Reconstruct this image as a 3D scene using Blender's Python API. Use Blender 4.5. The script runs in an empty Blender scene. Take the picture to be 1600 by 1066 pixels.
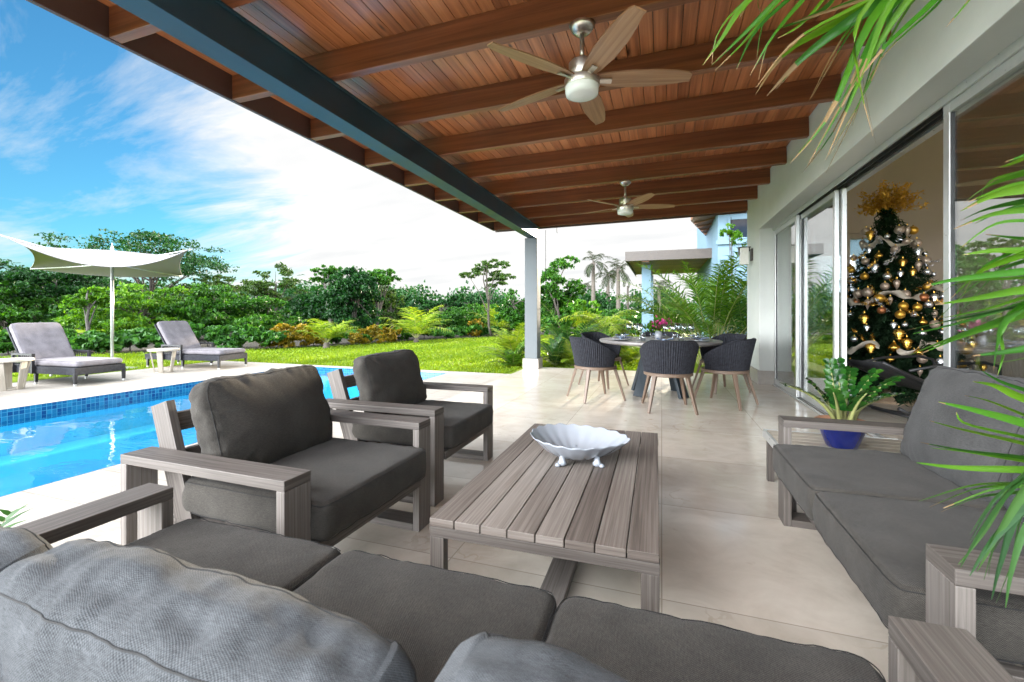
import bpy, bmesh, math, random
import numpy as np
from mathutils import Vector, Matrix, noise

S = bpy.context.scene
COL = S.collection
R = math.radians
random.seed(7)
rng = np.random.default_rng(7)

# ------------------------------------------------------------------ camera
F, CX, HY, CAMZ, YAW = 690.0, 800.0, 491.0, 1.10, R(18.73)
cd = bpy.data.cameras.new("camera")
cd.sensor_width = 36.0
cd.lens = F / 1600 * 36
cd.shift_y = -(533 - HY) / 1600
cd.clip_start = 0.02
cd.clip_end = 2000
cd.dof.use_dof = True
cd.dof.focus_distance = 2.6
cd.dof.aperture_fstop = 7.1
cam = bpy.data.objects.new("camera", cd)
COL.objects.link(cam)
cam.location = (0, 0, CAMZ)
cam.rotation_euler = (R(90), 0, YAW)
S.camera = cam
CS, SN = math.cos(YAW), math.sin(YAW)

def at(u, v, d):
    """world point that stands d metres ahead of the camera in direction u, v"""
    xc = (u - CX) / F * d
    return Vector((xc * CS - d * SN, xc * SN + d * CS, CAMZ - (v - HY) / F * d))

def ground(u, d):
    p = at(u, HY, d); p.z = 0
    return p

# ------------------------------------------------------------------ light
SUN_EL, SUN_AZ = R(10.0), R(5.0)        # azimuth from +Y towards +X
SKY_STRENGTH, CLOUD = 0.12, 1.0
S.view_settings.view_transform = 'Standard'
S.view_settings.look = 'None'
S.view_settings.gamma = 1
S.view_settings.use_curve_mapping = False
S.view_settings.exposure = 2.8
w = bpy.data.worlds.new("World")
S.world = w
w.use_nodes = True
nt = w.node_tree
nt.nodes.clear()
def N(t, kind, **kw):
    n = t.nodes.new(kind)
    for k, v in kw.items():
        if k.startswith('i_'):
            n.inputs[k[2:].replace('_', ' ')].default_value = v
        elif k[0] == 'I' and k[1:].isdigit():
            n.inputs[int(k[1:])].default_value = v
        else:
            setattr(n, k, v)
    return n
def L(t, a, b):
    t.links.new(a, b)
def math_node(t, op, a, b=None, clamp=False):
    n = t.nodes.new('ShaderNodeMath'); n.operation = op; n.use_clamp = clamp
    for i, x in enumerate((a, b)):
        if x is None: continue
        if isinstance(x, (int, float)): n.inputs[i].default_value = x
        else: t.links.new(x, n.inputs[i])
    return n.outputs[0]
def ramp(t, fac, stops, interp='LINEAR'):
    n = t.nodes.new('ShaderNodeValToRGB')
    cr = n.color_ramp; cr.interpolation = interp
    while len(cr.elements) < len(stops): cr.elements.new(0.5)
    for e, (p, c) in zip(cr.elements, stops):
        e.position = p
        e.color = (c, c, c, 1) if isinstance(c, (int, float)) else (*c[:3], 1)
    t.links.new(fac, n.inputs[0])
    return n.outputs[0]

def mixc(t, fac, a, b, blend='MIX'):
    n = N(t, 'ShaderNodeMix', data_type='RGBA', blend_type=blend)
    for i, x in ((0, fac), (6, a), (7, b)):
        if isinstance(x, (int, float)): n.inputs[i].default_value = x
        elif isinstance(x, tuple): n.inputs[i].default_value = (*x[:3], 1)
        else: L(t, x, n.inputs[i])
    return n.outputs[2]

out = N(nt, 'ShaderNodeOutputWorld')
bg = N(nt, 'ShaderNodeBackground'); bg.inputs[1].default_value = SKY_STRENGTH
sky = N(nt, 'ShaderNodeTexSky', sky_type='NISHITA', sun_disc=False, sun_elevation=SUN_EL, sun_rotation=SUN_AZ)
sky.air_density = 1.0; sky.dust_density = 0.6; sky.ozone_density = 1.6
tc = N(nt, 'ShaderNodeTexCoord')
sep = N(nt, 'ShaderNodeSeparateXYZ'); L(nt, tc.outputs['Generated'], sep.inputs[0])
zz = math_node(nt, 'ADD', math_node(nt, 'MAXIMUM', sep.outputs[2], 0.0), 0.16)
cmb = N(nt, 'ShaderNodeCombineXYZ')
L(nt, math_node(nt, 'DIVIDE', sep.outputs[0], zz), cmb.inputs[0])
L(nt, math_node(nt, 'DIVIDE', sep.outputs[1], zz), cmb.inputs[1])
mp = N(nt, 'ShaderNodeMapping'); L(nt, cmb.outputs[0], mp.inputs[0])
mp.inputs['Rotation'].default_value = (0, 0, R(38)); mp.inputs['Scale'].default_value = (0.75, 2.0, 1)
mp.inputs['Location'].default_value = (2.3, 0.4, 0)
n1 = N(nt, 'ShaderNodeTexNoise'); L(nt, mp.outputs[0], n1.inputs[0])
n1.inputs['Scale'].default_value = 0.85; n1.inputs['Detail'].default_value = 9; n1.inputs['Roughness'].default_value = 0.62
n1.inputs['Distortion'].default_value = 0.5
# the overcast bank lies towards the sun, clear sky to the left of it
azn = N(nt, 'ShaderNodeVectorMath', operation='NORMALIZE')
cxy = N(nt, 'ShaderNodeCombineXYZ'); L(nt, sep.outputs[0], cxy.inputs[0]); L(nt, sep.outputs[1], cxy.inputs[1])
L(nt, cxy.outputs[0], azn.inputs[0])
dt = N(nt, 'ShaderNodeVectorMath', operation='DOT_PRODUCT'); L(nt, azn.outputs[0], dt.inputs[0])
dt.inputs[1].default_value = (-1.0, 0.05, 0)
bias = math_node(nt, 'MULTIPLY', math_node(nt, 'SUBTRACT', 0.86, dt.outputs['Value']), 1.6)
bias = math_node(nt, 'MINIMUM', math_node(nt, 'MAXIMUM', bias, -0.06), 0.5)
mask = ramp(nt, math_node(nt, 'ADD', n1.outputs[0], bias), [(0.42, 0.0), (0.52, 0.34), (0.66, 1.0)])
# thin grey undersides inside the bank
n2 = N(nt, 'ShaderNodeTexNoise'); L(nt, mp.outputs[0], n2.inputs[0]); n2.inputs['Scale'].default_value = 1.6; n2.inputs['Detail'].default_value = 5
# sky kept dim in view, brightened overhead and behind as added fill for the terrace
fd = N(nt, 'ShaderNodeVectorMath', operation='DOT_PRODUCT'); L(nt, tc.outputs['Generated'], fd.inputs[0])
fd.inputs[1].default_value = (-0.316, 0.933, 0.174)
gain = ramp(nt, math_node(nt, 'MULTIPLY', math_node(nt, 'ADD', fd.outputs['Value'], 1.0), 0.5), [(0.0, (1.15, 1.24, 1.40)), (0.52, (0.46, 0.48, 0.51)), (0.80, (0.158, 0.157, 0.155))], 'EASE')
# added bright lobe out of view on the left, lights the terrace
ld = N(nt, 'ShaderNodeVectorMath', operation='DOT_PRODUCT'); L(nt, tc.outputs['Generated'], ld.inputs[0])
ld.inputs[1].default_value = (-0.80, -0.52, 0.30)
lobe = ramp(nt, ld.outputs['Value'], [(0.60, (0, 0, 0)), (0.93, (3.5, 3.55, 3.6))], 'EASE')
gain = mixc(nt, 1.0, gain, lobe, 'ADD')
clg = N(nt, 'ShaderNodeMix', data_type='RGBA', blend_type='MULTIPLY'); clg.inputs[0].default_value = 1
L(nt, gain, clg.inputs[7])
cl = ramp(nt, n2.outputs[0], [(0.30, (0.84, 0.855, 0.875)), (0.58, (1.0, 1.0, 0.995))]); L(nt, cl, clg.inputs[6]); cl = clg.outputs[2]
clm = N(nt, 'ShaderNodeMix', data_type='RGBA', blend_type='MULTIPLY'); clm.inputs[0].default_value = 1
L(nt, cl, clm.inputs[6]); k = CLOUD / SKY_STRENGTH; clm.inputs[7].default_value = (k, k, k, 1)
skm = N(nt, 'ShaderNodeMix', data_type='RGBA', blend_type='MULTIPLY'); skm.inputs[0].default_value = 1
L(nt, sky.outputs[0], skm.inputs[6]); skm.inputs[7].default_value = (0.105, 0.262, 0.350, 1)
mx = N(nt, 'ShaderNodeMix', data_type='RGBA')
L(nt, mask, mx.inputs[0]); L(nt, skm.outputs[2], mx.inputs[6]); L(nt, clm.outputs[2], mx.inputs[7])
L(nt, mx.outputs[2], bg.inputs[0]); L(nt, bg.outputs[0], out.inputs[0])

sd = bpy.data.lights.new("sun", 'SUN'); sd.energy = 2.0; sd.angle = R(0.6); sd.color = (1.0, 0.86, 0.66)
sun = bpy.data.objects.new("sun", sd); COL.objects.link(sun)
sv = Vector((math.sin(SUN_AZ) * math.cos(SUN_EL), math.cos(SUN_AZ) * math.cos(SUN_EL), math.sin(SUN_EL)))
sun.rotation_euler = (-sv).to_track_quat('-Z', 'Y').to_euler()
S.cycles.transparent_max_bounces = 24
S.cycles.max_bounces = 10
S.cycles.diffuse_bounces = 5
S.cycles.use_denoising = True
S.cycles.sample_clamp_indirect = 6.0
S.cycles.caustics_reflective = False
S.cycles.caustics_refractive = False

# ------------------------------------------------------------------ materials
M = {}
def new_mat(name):
    m = bpy.data.materials.new(name); m.use_nodes = True
    t = m.node_tree
    b = t.nodes['Principled BSDF']
    M[name] = m
    return m, t, b
def setp(b, **kw):
    names = dict(color='Base Color', rough='Roughness', metal='Metallic', spec='Specular IOR Level', coat='Coat Weight',
                 coatr='Coat Roughness', sheen='Sheen Weight', trans='Transmission Weight', ior='IOR')
    for k, v in kw.items():
        i = b.inputs[names[k]]
        if k == 'color': i.default_value = (*v, 1)
        else: i.default_value = v
def bump(t, b, h, strength=0.3, dist=0.01):
    n = N(t, 'ShaderNodeBump'); n.inputs['Strength'].default_value = strength; n.inputs['Distance'].default_value = dist
    L(t, h, n.inputs['Height']); L(t, n.outputs[0], b.inputs['Normal'])
    return n
def coord(t, kind='Object', scale=(1, 1, 1), rot=(0, 0, 0)):
    c = N(t, 'ShaderNodeTexCoord'); m = N(t, 'ShaderNodeMapping')
    m.inputs['Scale'].default_value = scale; m.inputs['Rotation'].default_value = rot
    L(t, c.outputs[kind], m.inputs[0])
    return m.outputs[0]
def tnoise(t, vec, scale, detail=4, rough=0.55, dist=0.0):
    n = N(t, 'ShaderNodeTexNoise'); n.inputs['Scale'].default_value = scale; n.inputs['Detail'].default_value = detail
    n.inputs['Roughness'].default_value = rough; n.inputs['Distortion'].default_value = dist
    if vec is not None: L(t, vec, n.inputs[0])
    return n.outputs[0]

def simple(name, color, rough=0.5, metal=0.0, var=0.12, nscale=6.0, bmp=0.0, bscale=60, coat=0.0):
    m, t, b = new_mat(name)
    setp(b, rough=rough, metal=metal, coat=coat)
    v = coord(t)
    f = tnoise(t, v, nscale, 5, 0.6)
    lo = tuple(c * (1 - var) for c in color); hi = tuple(min(1, c * (1 + var)) for c in color)
    L(t, ramp(t, f, [(0.3, lo), (0.7, hi)]), b.inputs['Base Color'])
    L(t, ramp(t, f, [(0.3, rough * 0.85), (0.7, min(1, rough * 1.15))]), b.inputs['Roughness'])
    if bmp: bump(t, b, tnoise(t, v, bscale, 4), bmp, 0.004)
    return m

def wood(name, lo, mid, hi, rough=0.6, grain=45.0, along=1.6, knots=False, coat=0.0, bmp=0.25, tone=0.30):
    m, t, b = new_mat(name)
    setp(b, rough=rough, coat=coat, coatr=0.2)
    v = coord(t, 'UV', (along, grain, 1))
    g = tnoise(t, v, 1.0, 6, 0.65, 0.4)
    v2 = coord(t, 'UV', (along * 0.35, 3.2, 1))
    g2 = tnoise(t, v2, 1.0, 3, 0.5, 0.6)
    isl = N(t, 'ShaderNodeNewGeometry').outputs['Random Per Island']
    f = math_node(t, 'ADD', math_node(t, 'MULTIPLY', g, 0.70), math_node(t, 'MULTIPLY', g2, 0.30))
    f = math_node(t, 'ADD', f, math_node(t, 'MULTIPLY', math_node(t, 'SUBTRACT', isl, 0.5), tone))
    c = ramp(t, f, [(0.30, lo), (0.50, mid), (0.70, hi)])
    if knots:
        vo = N(t, 'ShaderNodeTexVoronoi'); L(t, coord(t, 'UV', (1.3, 5.5, 1)), vo.inputs[0]); vo.inputs['Scale'].default_value = 1.0
        k = ramp(t, vo.outputs['Distance'], [(0.035, 0.0), (0.10, 1.0)])
        c = mixc(t, k, tuple(x * 0.3 for x in lo), c)
    L(t, c, b.inputs['Base Color'])
    if bmp: bump(t, b, g, bmp, 0.002)
    L(t, ramp(t, g, [(0.3, rough * 1.15), (0.7, rough * 0.85)]), b.inputs['Roughness'])
    return m

def fabric(name, dark, light, pitch=0.004, bmp=0.5):
    m, t, b = new_mat(name)
    setp(b, rough=0.9, sheen=0.06, spec=0.15)
    k = 2 * math.pi / pitch
    v = coord(t, 'UV', (1, 1, 1))
    wv = tnoise(t, coord(t, 'UV', (60, 60, 60)), 1.0, 2)
    s = N(t, 'ShaderNodeSeparateXYZ'); L(t, v, s.inputs[0])
    ph = math_node(t, 'MULTIPLY', wv, 2.2)
    a = math_node(t, 'SINE', math_node(t, 'ADD', math_node(t, 'MULTIPLY', s.outputs[0], k * 0.8), ph))
    c2 = math_node(t, 'SINE', math_node(t, 'ADD', math_node(t, 'MULTIPLY', s.outputs[1], k * 0.8), ph))
    h = math_node(t, 'ADD', math_node(t, 'MULTIPLY', math_node(t, 'MULTIPLY', a, c2), 0.5), 0.5)
    fuzz = tnoise(t, coord(t, 'UV', (420, 420, 420)), 1.0, 2)
    tone = tnoise(t, coord(t, 'UV', (7, 7, 7)), 1.0, 4)
    slub = tnoise(t, coord(t, 'UV', (70, 260, 1)), 1.0, 3, 0.7)
    f = math_node(t, 'ADD', math_node(t, 'MULTIPLY', h, 0.34), math_node(t, 'MULTIPLY', fuzz, 0.30))
    f = math_node(t, 'ADD', f, math_node(t, 'MULTIPLY', slub, 0.40))
    c = ramp(t, f, [(0.33, dark), (0.72, light)])
    c = mixc(t, 1.0, c, ramp(t, tone, [(0.3, 0.74), (0.7, 1.16)]), 'MULTIPLY')
    L(t, c, b.inputs['Base Color'])
    bump(t, b, math_node(t, 'ADD', h, math_node(t, 'MULTIPLY', fuzz, 0.5)), bmp, pitch * 0.35)
    return m

def leaf_mat(name, stops, trans=0.5, rough=0.45, tscale=1.2, spec=0.35):
    """leaf: gloss on top, light passes through; each leaf and each clump its own tone"""
    m, t, b = new_mat(name)
    setp(b, rough=rough, spec=spec)
    g = N(t, 'ShaderNodeNewGeometry')
    cl_ = tnoise(t, coord(t), tscale, 3, 0.6)
    f = math_node(t, 'ADD', math_node(t, 'MULTIPLY', g.outputs['Random Per Island'], 0.5), math_node(t, 'MULTIPLY', cl_, 0.5))
    c = ramp(t, f, stops)
    L(t, c, b.inputs['Base Color'])
    tr = N(t, 'ShaderNodeBsdfTranslucent')
    L(t, mixc(t, 1.0, c, (1.25, 1.2, 0.5), 'MULTIPLY'), tr.inputs[0])
    mxs = N(t, 'ShaderNodeMixShader'); mxs.inputs[0].default_value = trans
    o = t.nodes['Material Output']
    L(t, b.outputs[0], mxs.inputs[1]); L(t, tr.outputs[0], mxs.inputs[2]); L(t, mxs.outputs[0], o.inputs[0])
    return m

def schlick(t, r0, normal=None):
    g = N(t, 'ShaderNodeNewGeometry')
    d = N(t, 'ShaderNodeVectorMath', operation='DOT_PRODUCT')
    L(t, g.outputs['Incoming'], d.inputs[0]); L(t, normal if normal is not None else g.outputs['Normal'], d.inputs[1])
    c = math_node(t, 'SUBTRACT', 1.0, math_node(t, 'ABSOLUTE', d.outputs['Value']), clamp=True)
    return math_node(t, 'ADD', math_node(t, 'MULTIPLY', math_node(t, 'POWER', c, 5.0), 1 - r0), r0, clamp=True)
def glass(name, tint=(0.92, 0.97, 0.96), r0=0.04, rough=0.0):
    m, t, b = new_mat(name)
    t.nodes.remove(b)
    o = t.nodes['Material Output']
    tr = N(t, 'ShaderNodeBsdfTransparent'); tr.inputs[0].default_value = (*tint, 1)
    gl = N(t, 'ShaderNodeBsdfGlossy'); gl.inputs['Roughness'].default_value = rough
    wob = tnoise(t, coord(t), 1.2, 2)
    bn = N(t, 'ShaderNodeBump'); bn.inputs['Strength'].default_value = 0.03; bn.inputs['Distance'].default_value = 0.02
    L(t, wob, bn.inputs['Height']); L(t, bn.outputs[0], gl.inputs['Normal'])
    mxs = N(t, 'ShaderNodeMixShader')
    L(t, schlick(t, r0), mxs.inputs[0]); L(t, tr.outputs[0], mxs.inputs[1]); L(t, gl.outputs[0], mxs.inputs[2])
    L(t, mxs.outputs[0], o.inputs[0])
    return m

wood('teak', (0.0480, 0.0378, 0.0322), (0.1043, 0.0892, 0.0777), (0.1860, 0.1648, 0.1482), 0.62, 120, 2.0, bmp=0.4)
wood('table_teak', (0.0690, 0.0530, 0.0441), (0.1554, 0.1299, 0.1113), (0.2647, 0.2322, 0.2048), 0.5, 110, 1.5, bmp=0.35)
wood('ceiling_pine', (0.2010, 0.0624, 0.0229), (0.4174, 0.1455, 0.0542), (0.6184, 0.2451, 0.0972), 0.34, 26, 0.8, knots=True, bmp=0.1, tone=0.16)
wood('rafter_wood', (0.1285, 0.0384, 0.0169), (0.2400, 0.0797, 0.0336), (0.3599, 0.1328, 0.0587), 0.40, 24, 0.7, bmp=0.12)
wood('chair_leg_wood', (0.0840, 0.0510, 0.0322), (0.1417, 0.0943, 0.0644), (0.1995, 0.1428, 0.0990), 0.5, 60, 2.0)
wood('blade_wood', (0.1875, 0.0874, 0.0396), (0.3125, 0.1639, 0.0810), (0.4625, 0.2622, 0.1350), 0.38, 40, 1.2, bmp=0.08)
wood('cedar_soffit', (0.1000, 0.0382, 0.0160), (0.1700, 0.0680, 0.0304), (0.2400, 0.1020, 0.0480), 0.55, 20, 0.8)
wood('bleached_wood', (0.34, 0.30, 0.24), (0.43, 0.385, 0.315), (0.50, 0.46, 0.39), 0.55, 40, 1.5)
fabric('grey_fabric', (0.014, 0.0126, 0.0108), (0.088, 0.080, 0.069), 0.0038, 0.6)
fabric('pale_fabric', (0.0105, 0.0118, 0.0135), (0.094, 0.100, 0.107), 0.0036, 0.45)
fabric('mid_fabric', (0.019, 0.0188, 0.0185), (0.094, 0.0925, 0.090), 0.004, 0.6)
fabric('lounger_fabric', (0.12, 0.111, 0.119), (0.235, 0.218, 0.232), 0.006, 0.25)
simple('seam_thread', (0.016, 0.016, 0.016), 0.9)
simple('canopy_cloth', (0.21, 0.195, 0.20), 0.8, var=0.05, bmp=0.1, bscale=300)
simple('white_plaster', (0.58, 0.60, 0.56), 0.75, var=0.07, nscale=1.6, bmp=0.25, bscale=70)
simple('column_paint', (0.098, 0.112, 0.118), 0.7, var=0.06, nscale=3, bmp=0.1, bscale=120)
simple('sky_tinted_plaster', (0.125, 0.205, 0.265), 0.75, var=0.05, nscale=1.2, bmp=0.1, bscale=60)  # white plaster in shade, its blue sky light put into the colour
simple('stone_plinth', (0.3200, 0.2920, 0.2560), 0.45, var=0.10, nscale=9)
simple('room_paint', (0.46, 0.37, 0.30), 0.85, var=0.03)
simple('room_ceiling', (0.70, 0.68, 0.64), 0.85, var=0.03)
simple('steel_navy', (0.014, 0.043, 0.066), 0.42, var=0.25, nscale=3.0, bmp=0.05)
simple('fascia_paint', (0.085, 0.048, 0.042), 0.5, var=0.15)
simple('roof_metal', (0.060, 0.048, 0.040), 0.5)
simple('aluminium', (0.52, 0.53, 0.52), 0.32, 0.55, var=0.05, nscale=30)
simple('black_rubber', (0.012, 0.012, 0.013), 0.5)
simple('dark_track', (0.045, 0.045, 0.043), 0.45, 0.3)
simple('brushed_nickel', (0.55, 0.50, 0.44), 0.33, 1.0, var=0.03, nscale=12)
simple('wicker_dark', (0.0130, 0.0130, 0.0155), 0.48, var=0.3, nscale=40)
simple('navy_metal', (0.006, 0.013, 0.019), 0.45, var=0.15)
simple('dining_top', (0.23, 0.215, 0.205), 0.35, var=0.15, nscale=14)
simple('white_ceramic', (0.27, 0.29, 0.32), 0.10, var=0.02, coat=0.6)
simple('cobalt_glaze', (0.003, 0.013, 0.15), 0.10, var=0.25, nscale=12, coat=0.8)
simple('terracotta', (0.34, 0.17, 0.10), 0.7, var=0.2, nscale=20)
simple('soil', (0.05, 0.033, 0.02), 0.95, var=0.4, nscale=60, bmp=0.8, bscale=80)
simple('gold_foil', (0.62, 0.36, 0.07), 0.25, 1.0, var=0.2, nscale=20)
simple('gold_satin', (0.62, 0.34, 0.05), 0.38, 0.8, var=0.2, nscale=20)
simple('silver_foil', (0.60, 0.60, 0.62), 0.22, 0.9, var=0.15, nscale=30)
simple('champagne_satin', (0.42, 0.32, 0.25), 0.38, 0.5, var=0.15, nscale=30)
simple('copper_satin', (0.36, 0.13, 0.05), 0.4, 0.7, var=0.15)
simple('cream_ribbon', (0.40, 0.34, 0.27), 0.6, var=0.10, nscale=20)
simple('bark', (0.06, 0.05, 0.04), 0.9, var=0.35, nscale=9, bmp=0.8, bscale=25)
simple('pale_bark', (0.0748, 0.0683, 0.0585), 0.9, var=0.3, nscale=9, bmp=0.6, bscale=25)
simple('palm_bark', (0.09, 0.075, 0.06), 0.9, var=0.3, nscale=9, bmp=0.8, bscale=25)
simple('dark_planter', (0.018, 0.018, 0.018), 0.5, var=0.2)
simple('cane', (0.20, 0.21, 0.07), 0.6, var=0.35, nscale=10)
simple('napkin_cloth', (0.22, 0.28, 0.38), 0.85, var=0.15)
simple('plate_grey', (0.30, 0.31, 0.33), 0.25, var=0.08)
simple('orchid_petal', (0.42, 0.03, 0.16), 0.5, var=0.3, nscale=40)
simple('cable', (0.05, 0.045, 0.04), 0.6)
simple('mesh_sling', (0.0070, 0.0075, 0.0090), 0.6, var=0.2)
simple('sconce_bronze', (0.05, 0.042, 0.036), 0.45, 0.4)
simple('sconce_glass', (0.78, 0.76, 0.70), 0.3, var=0.03)
simple('lamp_bowl', (0.80, 0.82, 0.78), 0.25, var=0.02)
simple('window_dark', (0.012, 0.020, 0.032), 0.08)
simple('drain_metal', (0.09, 0.085, 0.08), 0.4, 0.5)
glass('door_glass', (0.84, 0.89, 0.88), 0.36)
glass('thin_glass', (0.90, 0.93, 0.94), 0.14)
leaf_mat('leaf_deep', [(0.15, (0.0034, 0.0262, 0.0053)), (0.5, (0.0080, 0.0538, 0.0088)), (0.85, (0.0228, 0.1011, 0.0097))], 0.35, tscale=0.9)
leaf_mat('leaf_mid', [(0.15, (0.0092, 0.0499, 0.0048)), (0.5, (0.0262, 0.1076, 0.0077)), (0.85, (0.0689, 0.1938, 0.0107))], 0.42, tscale=0.9)
leaf_mat('leaf_bright', [(0.15, (0.0214, 0.0889, 0.0055)), (0.5, (0.0606, 0.1778, 0.0077)), (0.85, (0.1533, 0.2902, 0.0110))], 0.5, tscale=0.9)
leaf_mat('leaf_olive', [(0.15, (0.0150, 0.0438, 0.0068)), (0.5, (0.0377, 0.0876, 0.0125)), (0.85, (0.0787, 0.1412, 0.0194))], 0.4)
leaf_mat('leaf_croton', [(0.2, (0.0670, 0.0756, 0.0050)), (0.45, (0.1934, 0.1512, 0.0060)), (0.8, (0.3125, 0.1836, 0.0090))], 0.4, tscale=3)
leaf_mat('leaf_grape', [(0.15, (0.0143, 0.0655, 0.0121)), (0.6, (0.0392, 0.1404, 0.0193)), (0.90, (0.0927, 0.2153, 0.0220)), (0.97, (0.2995, 0.3370, 0.0165))], 0.4, tscale=3)
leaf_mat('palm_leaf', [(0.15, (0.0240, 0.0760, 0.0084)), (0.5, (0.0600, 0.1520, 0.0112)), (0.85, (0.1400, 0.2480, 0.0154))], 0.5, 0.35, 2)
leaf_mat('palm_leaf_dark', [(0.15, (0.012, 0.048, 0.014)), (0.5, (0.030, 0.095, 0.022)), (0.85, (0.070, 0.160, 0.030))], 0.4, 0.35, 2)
leaf_mat('palm_leaf_near', [(0.15, (0.0150, 0.0760, 0.0096)), (0.5, (0.0450, 0.1760, 0.0112)), (0.85, (0.1425, 0.2880, 0.0144))], 0.45, 0.3, 4)
leaf_mat('dry_leaf', [(0.2, (0.16, 0.10, 0.05)), (0.8, (0.36, 0.24, 0.12))], 0.3, 0.7, 6)
leaf_mat('coconut_leaf', [(0.15, (0.075, 0.150, 0.012)), (0.5, (0.16, 0.26, 0.018)), (0.85, (0.32, 0.36, 0.035))], 0.5, 0.4, 2)
leaf_mat('far_palm_leaf', [(0.15, (0.0112, 0.0212, 0.0088)), (0.85, (0.0275, 0.0454, 0.0175))], 0.4, 0.6, 2)
leaf_mat('zz_leaf', [(0.15, (0.004, 0.030, 0.005)), (0.5, (0.012, 0.065, 0.008)), (0.85, (0.040, 0.130, 0.014))], 0.12, 0.2, 8)
leaf_mat('grass_blade', [(0.15, (0.0712, 0.1476, 0.0036)), (0.5, (0.1425, 0.2378, 0.0048)), (0.85, (0.2375, 0.3034, 0.0072))], 0.5, 0.5, 0.7)
leaf_mat('fir_needle', [(0.15, (0.0066, 0.0185, 0.0088)), (0.85, (0.0235, 0.0485, 0.0207))], 0.15, 0.7, 5, 0.05)

def build_floor_mats():
    # polished marble-look concrete, big tiles
    m, t, b = new_mat('terrace_stone')
    v = coord(t)
    big = tnoise(t, v, 0.9, 6, 0.6, 0.8)
    fine = tnoise(t, coord(t, 'Object', (1, 1.15, 1)), 4, 8, 0.62, 0.7)
    f = math_node(t, 'ADD', math_node(t, 'MULTIPLY', big, 0.6), math_node(t, 'MULTIPLY', fine, 0.4))
    c = ramp(t, f, [(0.30, (0.43, 0.375, 0.305)), (0.47, (0.59, 0.53, 0.45)), (0.62, (0.70, 0.645, 0.56))])
    # brown hairline veins
    vw = N(t, 'ShaderNodeTexVoronoi', feature='DISTANCE_TO_EDGE'); vw.inputs['Scale'].default_value = 1.1
    wv = N(t, 'ShaderNodeVectorMath', operation='ADD')
    nz = N(t, 'ShaderNodeTexNoise'); nz.inputs['Scale'].default_value = 2.2; nz.inputs['Detail'].default_value = 6; L(t, v, nz.inputs[0])
    sc = N(t, 'ShaderNodeVectorMath', operation='SCALE'); L(t, nz.outputs['Color'], sc.inputs[0]); sc.inputs['Scale'].default_value = 1.1
    L(t, v, wv.inputs[0]); L(t, sc.outputs[0], wv.inputs[1]); L(t, wv.outputs[0], vw.inputs[0])
    vein = ramp(t, vw.outputs['Distance'], [(0.0, 0.0), (0.012, 1.0)])
    keep = ramp(t, tnoise(t, v, 1.7, 3), [(0.50, 1.0), (0.62, 0.0)])
    vm = math_node(t, 'MAXIMUM', vein, keep)
    c = mixc(t, math_node(t, 'ADD', math_node(t, 'MULTIPLY', vm, 0.45), 0.55), (0.38, 0.29, 0.20), c)
    # rusty blotches
    sp = ramp(t, tnoise(t, v, 6.5, 3, 0.5), [(0.70, 0.0), (0.78, 0.55)])
    c = mixc(t, sp, c, (0.30, 0.21, 0.13))
    br = N(t, 'ShaderNodeTexBrick', offset=0.0); L(t, v, br.inputs[0])
    br.inputs['Scale'].default_value = 1.0; br.inputs['Brick Width'].default_value = 0.9; br.inputs['Row Height'].default_value = 0.9
    br.inputs['Mortar Size'].default_value = 0.003; br.inputs['Mortar Smooth'].default_value = 0.3
    br.inputs['Color1'].default_value = (0.86, 0.85, 0.84, 1); br.inputs['Color2'].default_value = (1.05, 1.05, 1.05, 1); br.inputs['Mortar'].default_value = (0.95, 0.95, 0.95, 1)
    c = mixc(t, 1.0, c, br.outputs['Color'], 'MULTIPLY')
    c = mixc(t, math_node(t, 'MULTIPLY', br.outputs['Fac'], 0.8), c, (0.30, 0.26, 0.21))
    L(t, c, b.inputs['Base Color'])
    L(t, ramp(t, f, [(0.3, 0.24), (0.65, 0.08)]), b.inputs['Roughness'])
    bump(t, b, tnoise(t, v, 3.0, 5, 0.5), 0.05, 0.02)
    # travertine deck
    m, t, b = new_mat('travertine')
    v = coord(t)
    br = N(t, 'ShaderNodeTexBrick'); L(t, v, br.inputs[0])
    br.inputs['Scale'].default_value = 1.0; br.inputs['Brick Width'].default_value = 0.61; br.inputs['Row Height'].default_value = 0.41
    br.inputs['Mortar Size'].default_value = 0.003
    br.inputs['Color1'].default_value = (0.31, 0.285, 0.25, 1); br.inputs['Color2'].default_value = (0.37, 0.345, 0.31, 1)
    br.inputs['Mortar'].default_value = (0.18, 0.155, 0.13, 1)
    tv = tnoise(t, coord(t, 'Object', (1, 5, 1)), 4, 8, 0.7, 0.4)
    c = mixc(t, 1.0, br.outputs['Color'], ramp(t, tv, [(0.3, (0.80, 0.77, 0.72)), (0.6, (1.05, 1.04, 1.03))]), 'MULTIPLY')
    pit = ramp(t, tnoise(t, v, 45, 4, 0.6), [(0.70, 1.0), (0.78, 0.55)])
    c = mixc(t, 1.0, c, pit, 'MULTIPLY')
    L(t, c, b.inputs['Base Color']); setp(b, rough=0.6)
    bump(t, b, pit, 0.2, 0.004)
    # glass mosaic band
    m, t, b = new_mat('pool_mosaic')
    v = coord(t, 'UV')
    br = N(t, 'ShaderNodeTexBrick', offset=0.0); L(t, v, br.inputs[0])
    br.inputs['Scale'].default_value = 1.0; br.inputs['Brick Width'].default_value = 0.05; br.inputs['Row Height'].default_value = 0.05
    br.inputs['Mortar Size'].default_value = 0.003; br.inputs['Bias'].default_value = 0.1
    br.inputs['Color1'].default_value = (0.003, 0.026, 0.13, 1); br.inputs['Color2'].default_value = (0.012, 0.14, 0.26, 1)
    br.inputs['Mortar'].default_value = (0.06, 0.22, 0.34, 1)
    L(t, br.outputs['Color'], b.inputs['Base Color']); setp(b, rough=0.15)
    # pool plaster
    m, t, b = new_mat('pool_plaster')
    v = coord(t)
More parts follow.
